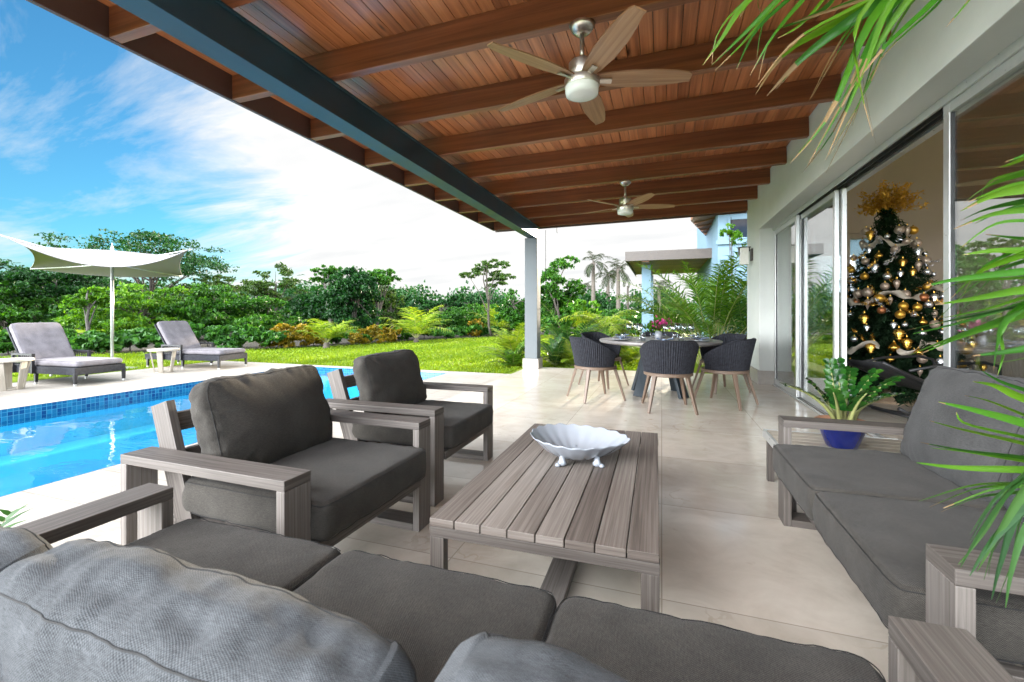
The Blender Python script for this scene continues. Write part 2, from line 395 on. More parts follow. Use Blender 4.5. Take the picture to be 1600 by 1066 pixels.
    c = ramp(t, tnoise(t, v, 2.0, 5), [(0.3, (0.05, 0.50, 0.74)), (0.7, (0.09, 0.57, 0.80))])
    L(t, c, b.inputs['Base Color']); setp(b, rough=0.6)
    # water
    m, t, b = new_mat('pool_water')
    t.nodes.remove(b); o = t.nodes['Material Output']
    tr = N(t, 'ShaderNodeBsdfTransparent'); tr.inputs[0].default_value = (0.70, 0.96, 1.0, 1)
    gl = N(t, 'ShaderNodeBsdfGlossy'); gl.inputs['Roughness'].default_value = 0.0
    nz = tnoise(t, coord(t, 'Object', (1.0, 1.6, 1)), 2.4, 3, 0.5, 0.3)
    bn = N(t, 'ShaderNodeBump'); bn.inputs['Strength'].default_value = 0.10; bn.inputs['Distance'].default_value = 0.05
    L(t, nz, bn.inputs['Height']); L(t, bn.outputs[0], gl.inputs['Normal'])
    mxs = N(t, 'ShaderNodeMixShader')
    L(t, schlick(t, 0.15), mxs.inputs[0]); L(t, tr.outputs[0], mxs.inputs[1]); L(t, gl.outputs[0], mxs.inputs[2])
    L(t, mxs.outputs[0], o.inputs[0])
    # lawn
    m, t, b = new_mat('lawn')
    v = coord(t)
    f = math_node(t, 'ADD', math_node(t, 'MULTIPLY', tnoise(t, v, 0.5, 5, 0.6), 0.5), math_node(t, 'MULTIPLY', tnoise(t, v, 14, 5, 0.7), 0.5))
    c = ramp(t, f, [(0.32, (0.072, 0.130, 0.005)), (0.5, (0.140, 0.215, 0.006)), (0.66, (0.225, 0.280, 0.010))])
    dry = ramp(t, tnoise(t, v, 0.9, 6, 0.7), [(0.56, 0.0), (0.70, 0.55)])
    c = mixc(t, dry, c, (0.20, 0.19, 0.03))
    L(t, c, b.inputs['Base Color']); setp(b, rough=0.8, spec=0.1)
    bump(t, b, tnoise(t, v, 40, 4, 0.7), 0.9, 0.05)
    m, t, b = new_mat('mulch')
    v = coord(t)
    L(t, ramp(t, tnoise(t, v, 9, 6, 0.7), [(0.3, (0.015, 0.013, 0.008)), (0.7, (0.05, 0.042, 0.025))]), b.inputs['Base Color']); setp(b, rough=0.95)
    bump(t, b, tnoise(t, v, 20, 5), 0.8, 0.05)
    # wood interior / rug tone floor
    m, t, b = new_mat('tree_skirt')
    L(t, ramp(t, tnoise(t, coord(t), 12, 4), [(0.3, (0.30, 0.20, 0.12)), (0.7, (0.42, 0.30, 0.2))]), b.inputs['Base Color']); setp(b, rough=0.8)
build_floor_mats()
# two-tone woven strands for the wicker
def wicker(name, kx, ky):
    m, t, b = new_mat(name)
    s = N(t, 'ShaderNodeSeparateXYZ'); L(t, coord(t, 'UV'), s.inputs[0])
    a = math_node(t, 'SINE', math_node(t, 'MULTIPLY', s.outputs[0], kx))
    c = math_node(t, 'SINE', math_node(t, 'MULTIPLY', s.outputs[1], ky))
    h = math_node(t, 'MULTIPLY', a, c)
    nz = tnoise(t, coord(t, 'UV', (30, 30, 30)), 1.0, 3)
    f = math_node(t, 'ADD', math_node(t, 'MULTIPLY', h, 0.22), nz)
    L(t, ramp(t, f, [(0.25, (0.007, 0.0075, 0.010)), (0.75, (0.036, 0.038, 0.048))]), b.inputs['Base Color'])
    setp(b, rough=0.65, spec=0.25); bump(t, b, h, 0.7, 0.004)
wicker('wicker_weave', 2 * math.pi / 0.026, 2 * math.pi / 0.016)

# ------------------------------------------------------------------ helpers
def tag(o, label=None, cat=None, group=None, kind=None):
    if label: o['label'] = label
    if cat: o['category'] = cat
    if group: o['group'] = group
    if kind: o['kind'] = kind
    return o
def empty(name, label, cat, loc=(0, 0, 0), rz=0.0, group=None):
    o = bpy.data.objects.new(name, None); COL.objects.link(o)
    o.location = loc; o.rotation_euler = (0, 0, rz); o.empty_display_size = 0.2
    return tag(o, label, cat, group)
def copy_tree(o, parent=None):
    c = o.copy(); COL.objects.link(c)
    if parent: c.parent = parent
    for ch in list(o.children): copy_tree(ch, c)
    return c
def link(name, me, parent=None):
    o = bpy.data.objects.new(name, me); COL.objects.link(o)
    if parent: o.parent = parent
    return o

class MB:
    """collects quads, boxes, tubes; build() links them as one mesh object"""
    def __init__(s):
        s.v, s.f, s.uv, s.mi, s.T = [], [], [], [], Matrix.Identity(4)
    def add(s, pts):
        k = len(s.v); T = s.T
        s.v.extend([tuple(T @ Vector(p)) for p in pts]); return k
    def face(s, idx, uv=None, mi=0):
        s.f.append(tuple(idx)); s.uv.extend(uv if uv else [(0, 0)] * len(idx)); s.mi.append(mi)
    def poly(s, pts, uv=None, mi=0):
        k = s.add(pts); s.face(range(k, k + len(pts)), uv, mi)
    def box(s, x0, x1, y0, y1, z0, z1, mi=0, T=None):
        lo, hi = (x0, y0, z0), (x1, y1, z1)
        dims = [hi[i] - lo[i] for i in range(3)]
        la = dims.index(max(dims))
        ru, rv = random.random() * 20, random.random() * 20
        c = [(x0, y0, z0), (x1, y0, z0), (x1, y1, z0), (x0, y1, z0), (x0, y0, z1), (x1, y0, z1), (x1, y1, z1), (x0, y1, z1)]
        if T is not None: c = [T @ Vector(p) for p in c]
        raw = [(x0, y0, z0), (x1, y0, z0), (x1, y1, z0), (x0, y1, z0), (x0, y0, z1), (x1, y0, z1), (x1, y1, z1), (x0, y1, z1)]
        k = s.add(c)
        for q, ax in (((0, 3, 2, 1), 2), ((4, 5, 6, 7), 2), ((0, 1, 5, 4), 1), ((2, 3, 7, 6), 1), ((1, 2, 6, 5), 0), ((3, 0, 4, 7), 0)):
            oth = [a for a in range(3) if a != ax]
            if la in oth: ua, va = la, [a for a in oth if a != la][0]
            else: ua, va = oth
            s.face([k + i for i in q], [(raw[i][ua] + ru, raw[i][va] + rv + ax * 0.37) for i in q], mi)
        return s
    def beam(s, a, b, w, h, up=(0, 0, 1), mi=0, taper=1.0):
        """box running from a to b, w wide, h high"""
        a, b = Vector(a), Vector(b); d = b - a; Ln = d.length; d.normalize()
        x = d.cross(Vector(up))
        if x.length < 1e-4: x = d.cross(Vector((1, 0, 0)))
        x.normalize(); z = x.cross(d)
        ru, rv = random.random() * 20, random.random() * 20
        def ring(p, t): return [p + x * (sx * w * t / 2) + z * (sz * h * t / 2) for sx, sz in ((-1, -1), (1, -1), (1, 1), (-1, 1))]
        k = s.add(ring(a, 1) + ring(b, taper))
        per = [0, w, w + h, 2 * w + h, 2 * w + 2 * h]
        for i in range(4):
            j = (i + 1) % 4
            s.face([k + i, k + j, k + 4 + j, k + 4 + i], [(ru, rv + per[i]), (ru, rv + per[i + 1]), (ru + Ln, rv + per[i + 1]), (ru + Ln, rv + per[i])], mi)
        s.face([k + 3, k + 2, k + 1, k], [(ru, rv), (ru + .02, rv), (ru + .02, rv + h), (ru, rv + h)], mi)
        s.face([k + 4, k + 5, k + 6, k + 7], [(ru, rv), (ru + .02, rv), (ru + .02, rv + h), (ru, rv + h)], mi)
        return s
    def tube(s, path, rad, n=8, mi=0, cap=True):
        path = [Vector(p) for p in path]; m = len(path)
        if isinstance(rad, (int, float)): rad = [rad] * m
        prev = None; rings = []; ln = 0
        for i, p in enumerate(path):
            d = (path[min(i + 1, m - 1)] - path[max(i - 1, 0)])
            if d.length < 1e-9: d = Vector((0, 0, 1))
            d.normalize()
            if prev is None:
                x = d.cross(Vector((0, 0, 1)))
                if x.length < 1e-3: x = d.cross(Vector((1, 0, 0)))
            else: x = prev - d * prev.dot(d)
            x.normalize(); prev = x; y = d.cross(x)
            rings.append([p + (x * math.cos(2 * math.pi * j / n) + y * math.sin(2 * math.pi * j / n)) * rad[i] for j in range(n)])
        k = s.add([q for r in rings for q in r])
        for i in range(m - 1):
            l2 = ln + (path[i + 1] - path[i]).length
            for j in range(n):
                j2 = (j + 1) % n
                s.face([k + i * n + j, k + i * n + j2, k + (i + 1) * n + j2, k + (i + 1) * n + j],
                       [(ln, j / n * .2), (ln, (j + 1) / n * .2), (l2, (j + 1) / n * .2), (l2, j / n * .2)], mi)
            ln = l2
        if cap:
            s.face([k + j for j in range(n - 1, -1, -1)], None, mi)
            s.face([k + (m - 1) * n + j for j in range(n)], None, mi)
        return s
    def lathe(s, prof, n=24, c=(0, 0, 0), mi=0, cap=True, sx=1, sy=1):
        k = s.add([(c[0] + r * sx * math.cos(2 * math.pi * j / n), c[1] + r * sy * math.sin(2 * math.pi * j / n), c[2] + z) for r, z in prof for j in range(n)])
        m = len(prof); ln = 0
        for i in range(m - 1):
            l2 = ln + math.hypot(prof[i + 1][0] - prof[i][0], prof[i + 1][1] - prof[i][1])
            for j in range(n):
                j2 = (j + 1) % n; rr = max(prof[i][0], prof[i + 1][0]) * 2 * math.pi
                s.face([k + i * n + j, k + i * n + j2, k + (i + 1) * n + j2, k + (i + 1) * n + j],
                       [(j / n * rr, ln), ((j + 1) / n * rr, ln), ((j + 1) / n * rr, l2), (j / n * rr, l2)], mi)
            ln = l2
        if cap:
            if prof[0][0] > 1e-5: s.face([k + j for j in range(n - 1, -1, -1)], None, mi)
            if prof[-1][0] > 1e-5: s.face([k + (m - 1) * n + j for j in range(n)], None, mi)
        return s
    def grid(s, P, uv=None, mi=0, wrap=False, flip=False):
        """P[i][j] of points"""
        m, n = len(P), len(P[0]); k = s.add([p for r in P for p in r])
        for i in range(m - 1):
            for j in range(n if wrap else n - 1):
                j2 = (j + 1) % n
                q = [(i, j), (i, j2), (i + 1, j2), (i + 1, j)]
                if flip: q = q[::-1]
                u = None
                if uv:
                    u = [uv(a, (b if not (wrap and b == 0 and j == n - 1) else n)) for a, b in q]
                s.face([k + a * n + b for a, b in q], u, mi)
        return s
    def mesh(s, name, mats, smooth=False):
        me = bpy.data.meshes.new(name)
        me.from_pydata(s.v, [], s.f)
        ul = me.uv_layers.new(name='UVMap')
        ul.data.foreach_set('uv', [c for p in s.uv for c in p])
        for m in (mats if isinstance(mats, (list, tuple)) else [mats]): me.materials.append(M[m])
        me.polygons.foreach_set('material_index', s.mi)
        me.polygons.foreach_set('use_smooth', [smooth] * len(s.f))
        me.update()
        return me
    def build(s, name, mats, parent=None, smooth=False, bevel=0.0):
        o = link(name, s.mesh(name, mats, smooth), parent)
        if bevel:
            b = o.modifiers.new('bevel', 'BEVEL'); b.width = bevel; b.segments = 2; b.limit_method = 'ANGLE'
            b.angle_limit = R(40); b.harden_normals = False
        return o

def np_mesh(name, V, Q, mat, smooth=False, mats=None, mi=None):
    """fast mesh from numpy vertex and quad (or triangle) arrays"""
    me = bpy.data.meshes.new(name)
    nq, k = Q.shape
    me.vertices.add(len(V)); me.vertices.foreach_set('co', V.astype(np.float32).ravel())
    me.loops.add(nq * k); me.loops.foreach_set('vertex_index', Q.astype(np.int32).ravel())
    me.polygons.add(nq)
    me.polygons.foreach_set('loop_start', np.arange(0, nq * k, k, dtype=np.int32))
    for m in (mats or [mat]): me.materials.append(M[m])
    if mi is not None: me.polygons.foreach_set('material_index', mi.astype(np.int32))
    me.polygons.foreach_set('use_smooth', np.full(nq, smooth))
    me.update(calc_edges=True); me.validate()
    return me

def unit(a):
    return a / np.maximum(np.linalg.norm(a, axis=1, keepdims=True), 1e-9)
def leaf_arrays(C, size, aspect=0.5, up=0.3, out=None, outw=0.5, fold=0.15):
    """diamond leaves: one folded pair of triangles-as-quad per centre"""
    n = len(C)
    a = unit(rng.normal(size=(n, 3)) + np.array([0, 0, -0.35]) + (out * outw if out is not None else 0))
    r = rng.normal(size=(n, 3)); r[:, 2] += up * 3
    nrm = unit(r)
    b = unit(np.cross(nrm, a)); nrm = np.cross(a, b)
    Ls = size * rng.uniform(0.6, 1.25, (n, 1)); W = Ls * aspect
    v0 = C - a * Ls / 2; v2 = C + a * Ls / 2 - nrm * Ls * 0.08
    v1 = C + b * W / 2 + nrm * W * fold - a * Ls * 0.08; v3 = C - b * W / 2 + nrm * W * fold - a * Ls * 0.08
    V = np.stack([v0, v1, v2, v3], 1).reshape(-1, 3)
    Q = np.arange(n * 4).reshape(n, 4)
    return V, Q
def clump_points(cs, n, fill=0.35, sub=0):
    """cs: rows of (x, y, z, rx, ry, rz); points gather in the outer part of each clump"""
    cs = np.asarray(cs, float)
    if sub:
        # twigs: smaller tufts spread over the outside of every clump
        k = rng.integers(0, len(cs), sub * len(cs)); d = unit(rng.normal(size=(len(k), 3)))
        rr = rng.uniform(0.55, 1.12, (len(k), 1)); sz = rng.uniform(0.16, 0.40, (len(k), 1))
        cs = np.concatenate([cs[k, :3] + d * rr * cs[k, 3:6], cs[k, 3:6] * sz], 1); fill = 0.0
    vol = cs[:, 3] * cs[:, 4] * cs[:, 5]; vol = vol ** 0.8
    pick = rng.choice(len(cs), size=n, p=vol / vol.sum())
    d = unit(rng.normal(size=(n, 3)))
    rr = rng.uniform(fill, 1.0, (n, 1)) ** 0.6
    rr *= 1 + 0.25 * rng.normal(size=(n, 1)) * 0.5
    return cs[pick, :3] + d * rr * cs[pick, 3:6], d

def tree(name, label, u, ytop, wpx, d, mat='leaf_mid', n=5200, leaf=0.17, cl=0.25, clumps=16, trunk=0.09, lean=0.0, bark='bark',
         cat='tree', group=None, squash=1.0, csize=0.46, aspect=0.55, gap=0.0, show=1.0, trunks=1, seed=None):
    """trunk with limbs, crown of leaf clumps; u, ytop, wpx say how large it must be at its distance d"""
    rs = random.Random(seed if seed is not None else int(u * 13 + ytop * 7 + d))
    H = CAMZ + (HY - ytop) * d / F; Wd = wpx * d / F / 2
    p = ground(u, d)
    root = empty(name, label, cat, p, rs.uniform(-0.4, 0.4) + YAW, group)
    z0 = H * cl; zc = (z0 + H) / 2; hz = (H - z0) / 2
    cs = []
    for i in range(clumps):
        for _ in range(40):
            x, y, z = rs.uniform(-1, 1), rs.uniform(-1, 1), rs.uniform(-1, 1)
            rr = x * x + y * y + (z * 0.95) ** 2
            if gap < rr < 1: break
        s_ = csize * rs.uniform(0.5, 1.3)
        zz_ = zc + z * hz * 0.82
        lx = lean * (zz_ / H)
        cs.append((x * Wd * 0.78 + lx, y * Wd * 0.7, zz_, Wd * s_, Wd * s_, min(Wd, hz) * s_ * 0.72 * squash))
    C, dr = clump_points(cs, int(n * 1.5), sub=13)
    C[:, 2] = np.maximum(C[:, 2], 0.06)
    V, Q = leaf_arrays(C, leaf, aspect, 0.35, dr, 0.8)
    link('foliage', np_mesh('foliage', V, Q, mat), root)
    mb = MB()
    for k in range(trunks):
        bx = rs.uniform(-0.35, 0.35) * Wd * (trunks > 1)
        top = Vector((lean * 0.75 + bx, 0, zc + hz * 0.3))
        pts = [Vector((bx * 0.4, 0, -0.05)).lerp(top, i / 6) + Vector((rs.uniform(-1, 1), rs.uniform(-1, 1), 0)) * 0.035 * H * (0 < i < 6) for i in range(7)]
        mb.tube(pts, [trunk * (1 - 0.12 * i) for i in range(7)], 8)
        for c in cs[:: max(1, trunks)]:
            i = rs.randint(2, 5); a = pts[i]; e = Vector(c[:3])
            mid = a.lerp(e, 0.5) + Vector((0, 0, 0.05 * H)) + Vector((rs.uniform(-1, 1), rs.uniform(-1, 1), 0)) * 0.05 * Wd
            mb.tube([a, mid, e], [trunk * 0.42, trunk * 0.28, trunk * 0.10], 5, cap=False)
    mb.build('trunk', bark, root, smooth=True)
    return root

def frond_arrays(base, az, el, length, droop, npairs=26, ll=0.35, lw=0.03, vee=0.5, ldroop=0.5, rad=0.012, start=0.18, seg=3, roll=0.0, sweep=0.6, tipk=0.35, jitter=0.08):
    """palm frond: arching rachis and two rows of drooping strap leaflets -> (verts, quads), rachis path"""
    m = 14
    az_v = np.array([math.cos(az), math.sin(az), 0.0]); upv = np.array([0, 0, 1.0])
    pts = [np.array(base, float)]; e = el; st = length / m
    for i in range(m):
        e -= droop / m * (0.5 + 1.0 * i / m)
        pts.append(pts[-1] + (az_v * math.cos(e) + upv * math.sin(e)) * st)
    pts = np.array(pts)
    side0 = np.array([-math.sin(az), math.cos(az), 0.0])
    V, Q = [], []
    for k in range(npairs):
        t = start + (1 - start) * (k + 0.5) / npairs
        x = t * m; i = min(int(x), m - 1); fr = x - i
        p = pts[i] * (1 - fr) + pts[i + 1] * fr
        tan = pts[i + 1] - pts[i]; tan /= np.linalg.norm(tan)
        nrm = np.cross(tan, side0); nrm /= np.linalg.norm(nrm)
        side = side0 * math.cos(roll) + nrm * math.sin(roll)
        nn = np.cross(tan, side)
        if nn[2] < 0: nn = -nn
        env = (math.sin(math.pi * min(1, 0.16 + 0.84 * (t - start) / (1 - start))) ** 0.6) * (1 - tipk * t) + 0.12
        for sg in (-1, 1):
            Ll = ll * env * rng.uniform(0.85, 1.12)
            dirv = side * sg * math.cos(sweep) + tan * math.sin(sweep) + nn * vee + rng.normal(size=3) * jitter
            dirv /= np.linalg.norm(dirv)
            wv = np.cross(dirv, nn); wv /= max(np.linalg.norm(wv), 1e-6)
            base_i = len(V); q = p.copy(); dd = dirv.copy()
            ld = ldroop * rng.uniform(0.6, 1.4)
            for s_ in range(seg + 1):
                f = s_ / seg
                wd = lw * (0.55 + 0.45 * math.sin(math.pi * min(1, f * 1.3 + 0.12))) * (1 - f) ** 0.55 + 0.0012
                V.append(q - wv * wd / 2); V.append(q + wv * wd / 2)
                dd = dd - upv * ld / seg; dd /= np.linalg.norm(dd)
                q = q + dd * Ll / seg
            for s_ in range(seg):
                a = base_i + s_ * 2
                Q.append((a, a + 1, a + 3, a + 2))
    return np.array(V), np.array(Q), pts
def frond_object(name, parent, mat, rach, args, rad=0.012):
    V, Q, pts = frond_arrays(**args)
    mb = MB(); mb.tube([tuple(p) for p in pts], [rad * (1 - 0.85 * i / (len(pts) - 1)) for i in range(len(pts))], 5, cap=False)
    rv = np.array(mb.v); rq = np.array(mb.f)
    VV = np.concatenate([V, rv]); QQ = np.concatenate([Q, rq + len(V)])
    mi = np.concatenate([np.zeros(len(Q)), np.ones(len(rq))])
    return link(name, np_mesh(name, VV, QQ, None, True, [mat, rach], mi), parent)
def palm(name, label, cat, loc, fronds, mat='palm_leaf', rach='cane', trunk_h=0.0, trunk_r=0.1, bark='palm_bark', group=None, rz=0.0, curve=0.0, merge=True):
    """fronds: list of argument dicts; the crown becomes one mesh when merge is set"""
    root = empty(name, label, cat, loc, rz, group)
    VV, QQ, MI, k = [], [], [], 0
    for a in fronds:
        a = dict(a); r_ = a.pop('rad', 0.010)
        V, Q, pts = frond_arrays(**a)
        mb = MB(); mb.tube([tuple(p) for p in pts], [r_ * (1 - 0.85 * i / (len(pts) - 1)) for i in range(len(pts))], 5, cap=False)
        for v_, q_, mi in ((V, Q, 0), (np.array(mb.v), np.array(mb.f), 1)):
            VV.append(v_); QQ.append(q_ + k); MI.append(np.full(len(q_), mi)); k += len(v_)
    link('fronds', np_mesh('fronds', np.concatenate(VV), np.concatenate(QQ), None, True, [mat, rach], np.concatenate(MI)), root)
    if trunk_h > 0:
        mb = MB(); nseg = 14
        mb.tube([(curve * (i / nseg) ** 2, 0, trunk_h * i / nseg - 0.03 * (i == 0)) for i in range(nseg + 1)],
                [trunk_r * (1.18 - 0.35 * i / nseg) * (1 + 0.06 * (i % 2)) for i in range(nseg + 1)], 10)
        mb.build('trunk', bark, root, smooth=True)
    return root

def cushion(mb, c, sx, sy, sz, nx=36, ny=36, nz=8, puff=0.25, p=7.0, wr=0.0, seed=0, T=None, seam=None, mi=0, wk=1.0, dip=0.0, pinch=0.0):
    """soft cushion: rounded box with a crowned top, gathered edges; seam collects the piping loops"""
    hx, hy, hz = sx / 2, sy / 2, sz / 2
    so = seed * 7.31
    c = Vector(c)
    def place(a, b, g):
        # a, b, g in [-1, 1] on the cube surface
        n_ = (abs(a) ** p + abs(b) ** p + abs(g) ** p) ** (1 / p)
        x, y, z = a / n_, b / n_, g / n_
        dome = max(0.0, (1 - abs(x) ** 2.4)) * max(0.0, (1 - abs(y) ** 2.4))
        k = 1 - puff * (1 - dome)
        zz_ = z * hz * k
        bul = 1 + 0.018 * (1 - z * z)
        # edges draw in a little between corners
        X = x * hx * bul * (1 - pinch * (1 - y * y))
        Y = y * hy * bul * (1 - pinch * (1 - x * x))
        if dip and z > 0: zz_ -= dip * math.exp(-((x * x + y * y) * 2.2)) * z
        P = Vector((X, Y, zz_))
        if wr:
            e = max(abs(x), abs(y)); ed = max(0.0, e - 0.45) / 0.55
            # folds run away from the seam
            if abs(x) > abs(y): u_, v_ = Y, X
            else: u_, v_ = X, Y
            f1 = noise.noise(Vector(((u_ + 0.55 * v_ * (1 if Y > 0 else -1)) * 13 * wk + so, v_ * 2.2 + so, z * 1.2)))
            f1 = math.copysign(abs(f1) ** 0.8, f1)
            f2 = noise.noise(Vector((X * 4.5 + so, Y * 4.5 - so, 3.1)))
            f3 = noise.noise(Vector((u_ * 34 * wk - so, v_ * 5 + so, z * 2)))
            amt = wr * (f1 * (0.15 + 0.85 * ed) + f2 * 0.55 + f3 * 0.9 * ed * ed)
            nv = Vector((x ** 3 * 0.6, y ** 3 * 0.6, z))
            if nv.length > 1e-6: P += nv.normalized() * amt
        P = P if T is None else T @ P
        return P + c
    lin = lambda n: [-1 + 2 * i / n for i in range(n + 1)]
    ax, ay, az = lin(nx), lin(ny), lin(nz)
    # keep the grid finer near the rims
    fx = lambda t: math.copysign(abs(t) ** 0.72, t)
    ax, ay = [fx(t) for t in ax], [fx(t) for t in ay]
    for g in (1, -1):
        P = [[place(x, y, g) for y in ay] for x in ax]
        mb.grid(P, uv=lambda i, j: (ax[i] * hx + so, ay[j] * hy), mi=mi, flip=(g == 1) is False and True or False) if g == -1 else mb.grid(P, uv=lambda i, j: (ax[i] * hx + so, ay[j] * hy), mi=mi, flip=True)
    for g in (1, -1):
        P = [[place(x, g, z) for z in az] for x in ax]
        mb.grid(P, uv=lambda i, j: (ax[i] * hx + so, az[j] * hz + 1), mi=mi, flip=(g == -1))
        P = [[place(g, y, z) for z in az] for y in ay]
        mb.grid(P, uv=lambda i, j: (ay[i] * hy + so + 3, az[j] * hz + 1), mi=mi, flip=(g == 1))
    if seam is not None:
        for g in (0.86, -0.86):
            path = [place(x, -1, g) for x in ax] + [place(1, y, g) for y in ay[1:]] + [place(x, 1, g) for x in ax[::-1][1:]] + [place(-1, y, g) for y in ay[::-1][1:]]
            seam.tube(path, 0.0013, 5, cap=False)

def merge_doubles(o, d=0.0004):
    bm = bmesh.new(); bm.from_mesh(o.data)
    bmesh.ops.remove_doubles(bm, verts=bm.verts, dist=d)
    bmesh.ops.recalc_face_normals(bm, faces=bm.faces)
    bm.to_mesh(o.data); bm.free()
    return o
def cushion_part(name, parent, mat, dims, seed, puff=0.25, wr=0.006, T=None, c=(0, 0, 0), res=(36, 36, 8), p=7.0, wk=1.0, dip=0.0, pinch=0.0):
    mb, sm = MB(), MB()
    cushion(mb, c, *dims, nx=res[0], ny=res[1], nz=res[2], puff=puff, wr=wr, seed=seed, T=T, seam=sm, p=p, wk=wk, dip=dip, pinch=pinch)
    o = mb.build(name, mat, parent, smooth=True); merge_doubles(o)
    sm.build('piping', 'seam_thread', o, smooth=True)
    return o

# ================================================================== SETTING
TX0, TX1, TY1 = -2.63, 1.45, 8.90          # terrace edge, house wall, terrace end
def sheet(name, rects, z, mat, kind='structure', label=None, cat=None):
    mb = MB()
    for x0, x1, y0, y1 in rects:
        mb.poly([(x0, y0, z), (x1, y0, z), (x1, y1, z), (x0, y1, z)], [(x0, y0), (x1, y0), (x1, y1), (x0, y1)])
    return tag(mb.build(name, mat), label, cat, None, kind)
G = 600
sheet('lawn', [(-G, G, -G, -4.6), (-G, G, 7.7, G), (-G, -9.9, -4.6, 7.7), (-2.7, G, -4.6, 7.7)], -0.035, 'lawn')
# pool deck: a slab with the pool opening
PX0, PX1, PY0, PY1 = -7.28, -3.81, -2.6, 7.50
mb = MB()
for x0, x1, y0, y1 in ((-9.95, PX0, -4.6, 7.76), (PX1, TX0, -4.6, 7.76), (PX0, PX1, PY1, 7.76), (PX0, PX1, -4.6, PY0)):
    mb.box(x0, x1, y0, y1, -0.14, -0.012)
tag(mb.build('pool_deck', 'travertine'), kind='structure')
mb = MB()
def wallq(a, b, z0, z1, mi):
    l = math.hypot(b[0] - a[0], b[1] - a[1])
    mb.poly([(a[0], a[1], z0), (b[0], b[1], z0), (b[0], b[1], z1), (a[0], a[1], z1)], [(0, z0), (l, z0), (l, z1), (0, z1)], mi)
e_ = 0.006                                              # the lining stands proud of the slab
q = [(PX0 + e_, PY0 + e_), (PX0 + e_, PY1 - e_), (PX1 - e_, PY1 - e_), (PX1 - e_, PY0 + e_)]
for i in range(4):
    a, b = q[i], q[(i + 1) % 4]
    wallq(a, b, -0.21, -0.0125, 1); wallq(a, b, -1.35, -0.21, 0)
mb.poly([(PX0, PY0, -1.35), (PX1, PY0, -1.35), (PX1, PY1, -1.35), (PX0, PY1, -1.35)])
tag(mb.build('pool_basin', ['pool_plaster', 'pool_mosaic']), kind='structure')
mb = MB(); mb.box(PX0 + 0.010, PX0 + 0.45, PY0 + 0.01, PY1 - 0.01, -1.346, -0.55)
tag(mb.build('pool_bench', 'pool_plaster', bevel=0.02), kind='structure')
sheet('pool_water', [(PX0 + 0.0065, PX1 - 0.0065, PY0 + 0.0065, PY1 - 0.0065)], -0.145, 'pool_water')
# terrace floor
mb = MB(); mb.box(TX0, 1.64, -4.6, TY1, -0.13, 0.0)
tag(mb.build('terrace_floor', 'terrace_stone', bevel=0.006), kind='structure')
# garden bed under the border planting
bed = [(0, 11.4), (120, 12.2), (300, 13.3), (420, 14.2), (520, 15.4), (650, 18.8), (800, 23.0), (950, 26.0)]
mb = MB()
for (u0, d0), (u1, d1) in zip(bed, bed[1:]):
    a, b = ground(u0 - 0.0, d0), ground(u1, d1); c, e = ground(u1, d1 + 14), ground(u0, d0 + 14)
    mb.poly([(p.x, p.y, -0.012) for p in (a, b, c, e)])
tag(mb.build('garden_bed', 'mulch'), kind='structure')

# grass blades on the part of the lawn one can see
def grass():
    n = 120000
    t = rng.uniform(-1.25, 0.35, n); d = 8.0 * (24 / 8.0) ** rng.uniform(0, 1, n)
    x = (t * CS - SN) * d; y = (t * SN + CS) * d
    lim = np.interp(t * F + CX, [b_[0] for b_ in bed], [b_[1] for b_ in bed])
    ok = (d < lim + 0.3) & ~((x > -9.99) & (x < -2.58) & (y < 7.80)) & ~((x > -2.8) & (y < 9.0))
    x, y, d = x[ok], y[ok], d[ok]; n = len(x)
    h = rng.uniform(0.025, 0.065, n); wd = 0.004 + 0.0009 * d
    az = rng.uniform(0, 2 * math.pi, n); ln = rng.normal(size=(n, 2)) * 0.02
    dx, dy = np.cos(az) * wd, np.sin(az) * wd
    z0 = np.full(n, -0.036)
    V = np.stack([np.stack([x - dx, y - dy, z0], 1), np.stack([x + dx, y + dy, z0], 1), np.stack([x + ln[:, 0], y + ln[:, 1], z0 + h], 1)], 1).reshape(-1, 3)
    tag(link('grass', np_mesh('grass', V, np.arange(n * 3).reshape(n, 3), 'grass_blade')), 'short bright green grass blades growing over the lawn', 'grass', None, 'stuff')
grass()

# ------------------------------------------------------------------ the house
house = empty('house', 'pale plastered house with tall sliding glass doors along the right side of the terrace', 'house', (1.45, 8.9, 0))
HO = Vector((1.45, 8.9, 0))
def hb(name, mat, boxes, bevel=0.0, parent=house):
    mb = MB()
    for b in boxes: mb.box(b[0] - HO.x, b[1] - HO.x, b[2] - HO.y, b[3] - HO.y, b[4], b[5])
    return mb.build(name, mat, parent, bevel=bevel)
DH, Y0D, Y1D = 2.44, -1.6, 7.82
hb('wall', 'white_plaster', [(1.45, 1.85, Y1D, 8.85, 0.0, 4.9), (1.45, 1.85, Y0D, Y1D, DH, 4.9), (1.45, 1.85, -2.0, Y0D, 0, 4.9)], 0.004)
hb('plinth', 'stone_plinth', [(1.425, 1.655, Y1D - 0.02, 8.875, 0, 0.215)], 0.004)
hb('interior_wall', 'room_paint', [(1.85, 2.15, 8.75, 8.95, 0, 4.9), (3.75, 7.2, 8.75, 8.95, 0, 4.9), (2.15, 3.75, 8.75, 8.95, 2.44, 4.9),
                                   (7.0, 7.2, -1.8, 8.75, 0, 4.9), (1.85, 2.2, -2.0, -1.8, 0, 4.9), (6.8, 7.2, -2.0, -1.8, 0, 4.9), (2.2, 6.8, -2.0, -1.8, 3.3, 4.9)])  # unseen end wall carries an added opening that lets light into the room
hb('interior_ceiling', 'room_ceiling', [(1.5, 7.2, -2.0, 8.95, 4.9, 5.1)])
hb('interior_floor', 'terrace_stone', [(1.64, 7.0, -1.8, 8.95, -0.12, -0.004)])
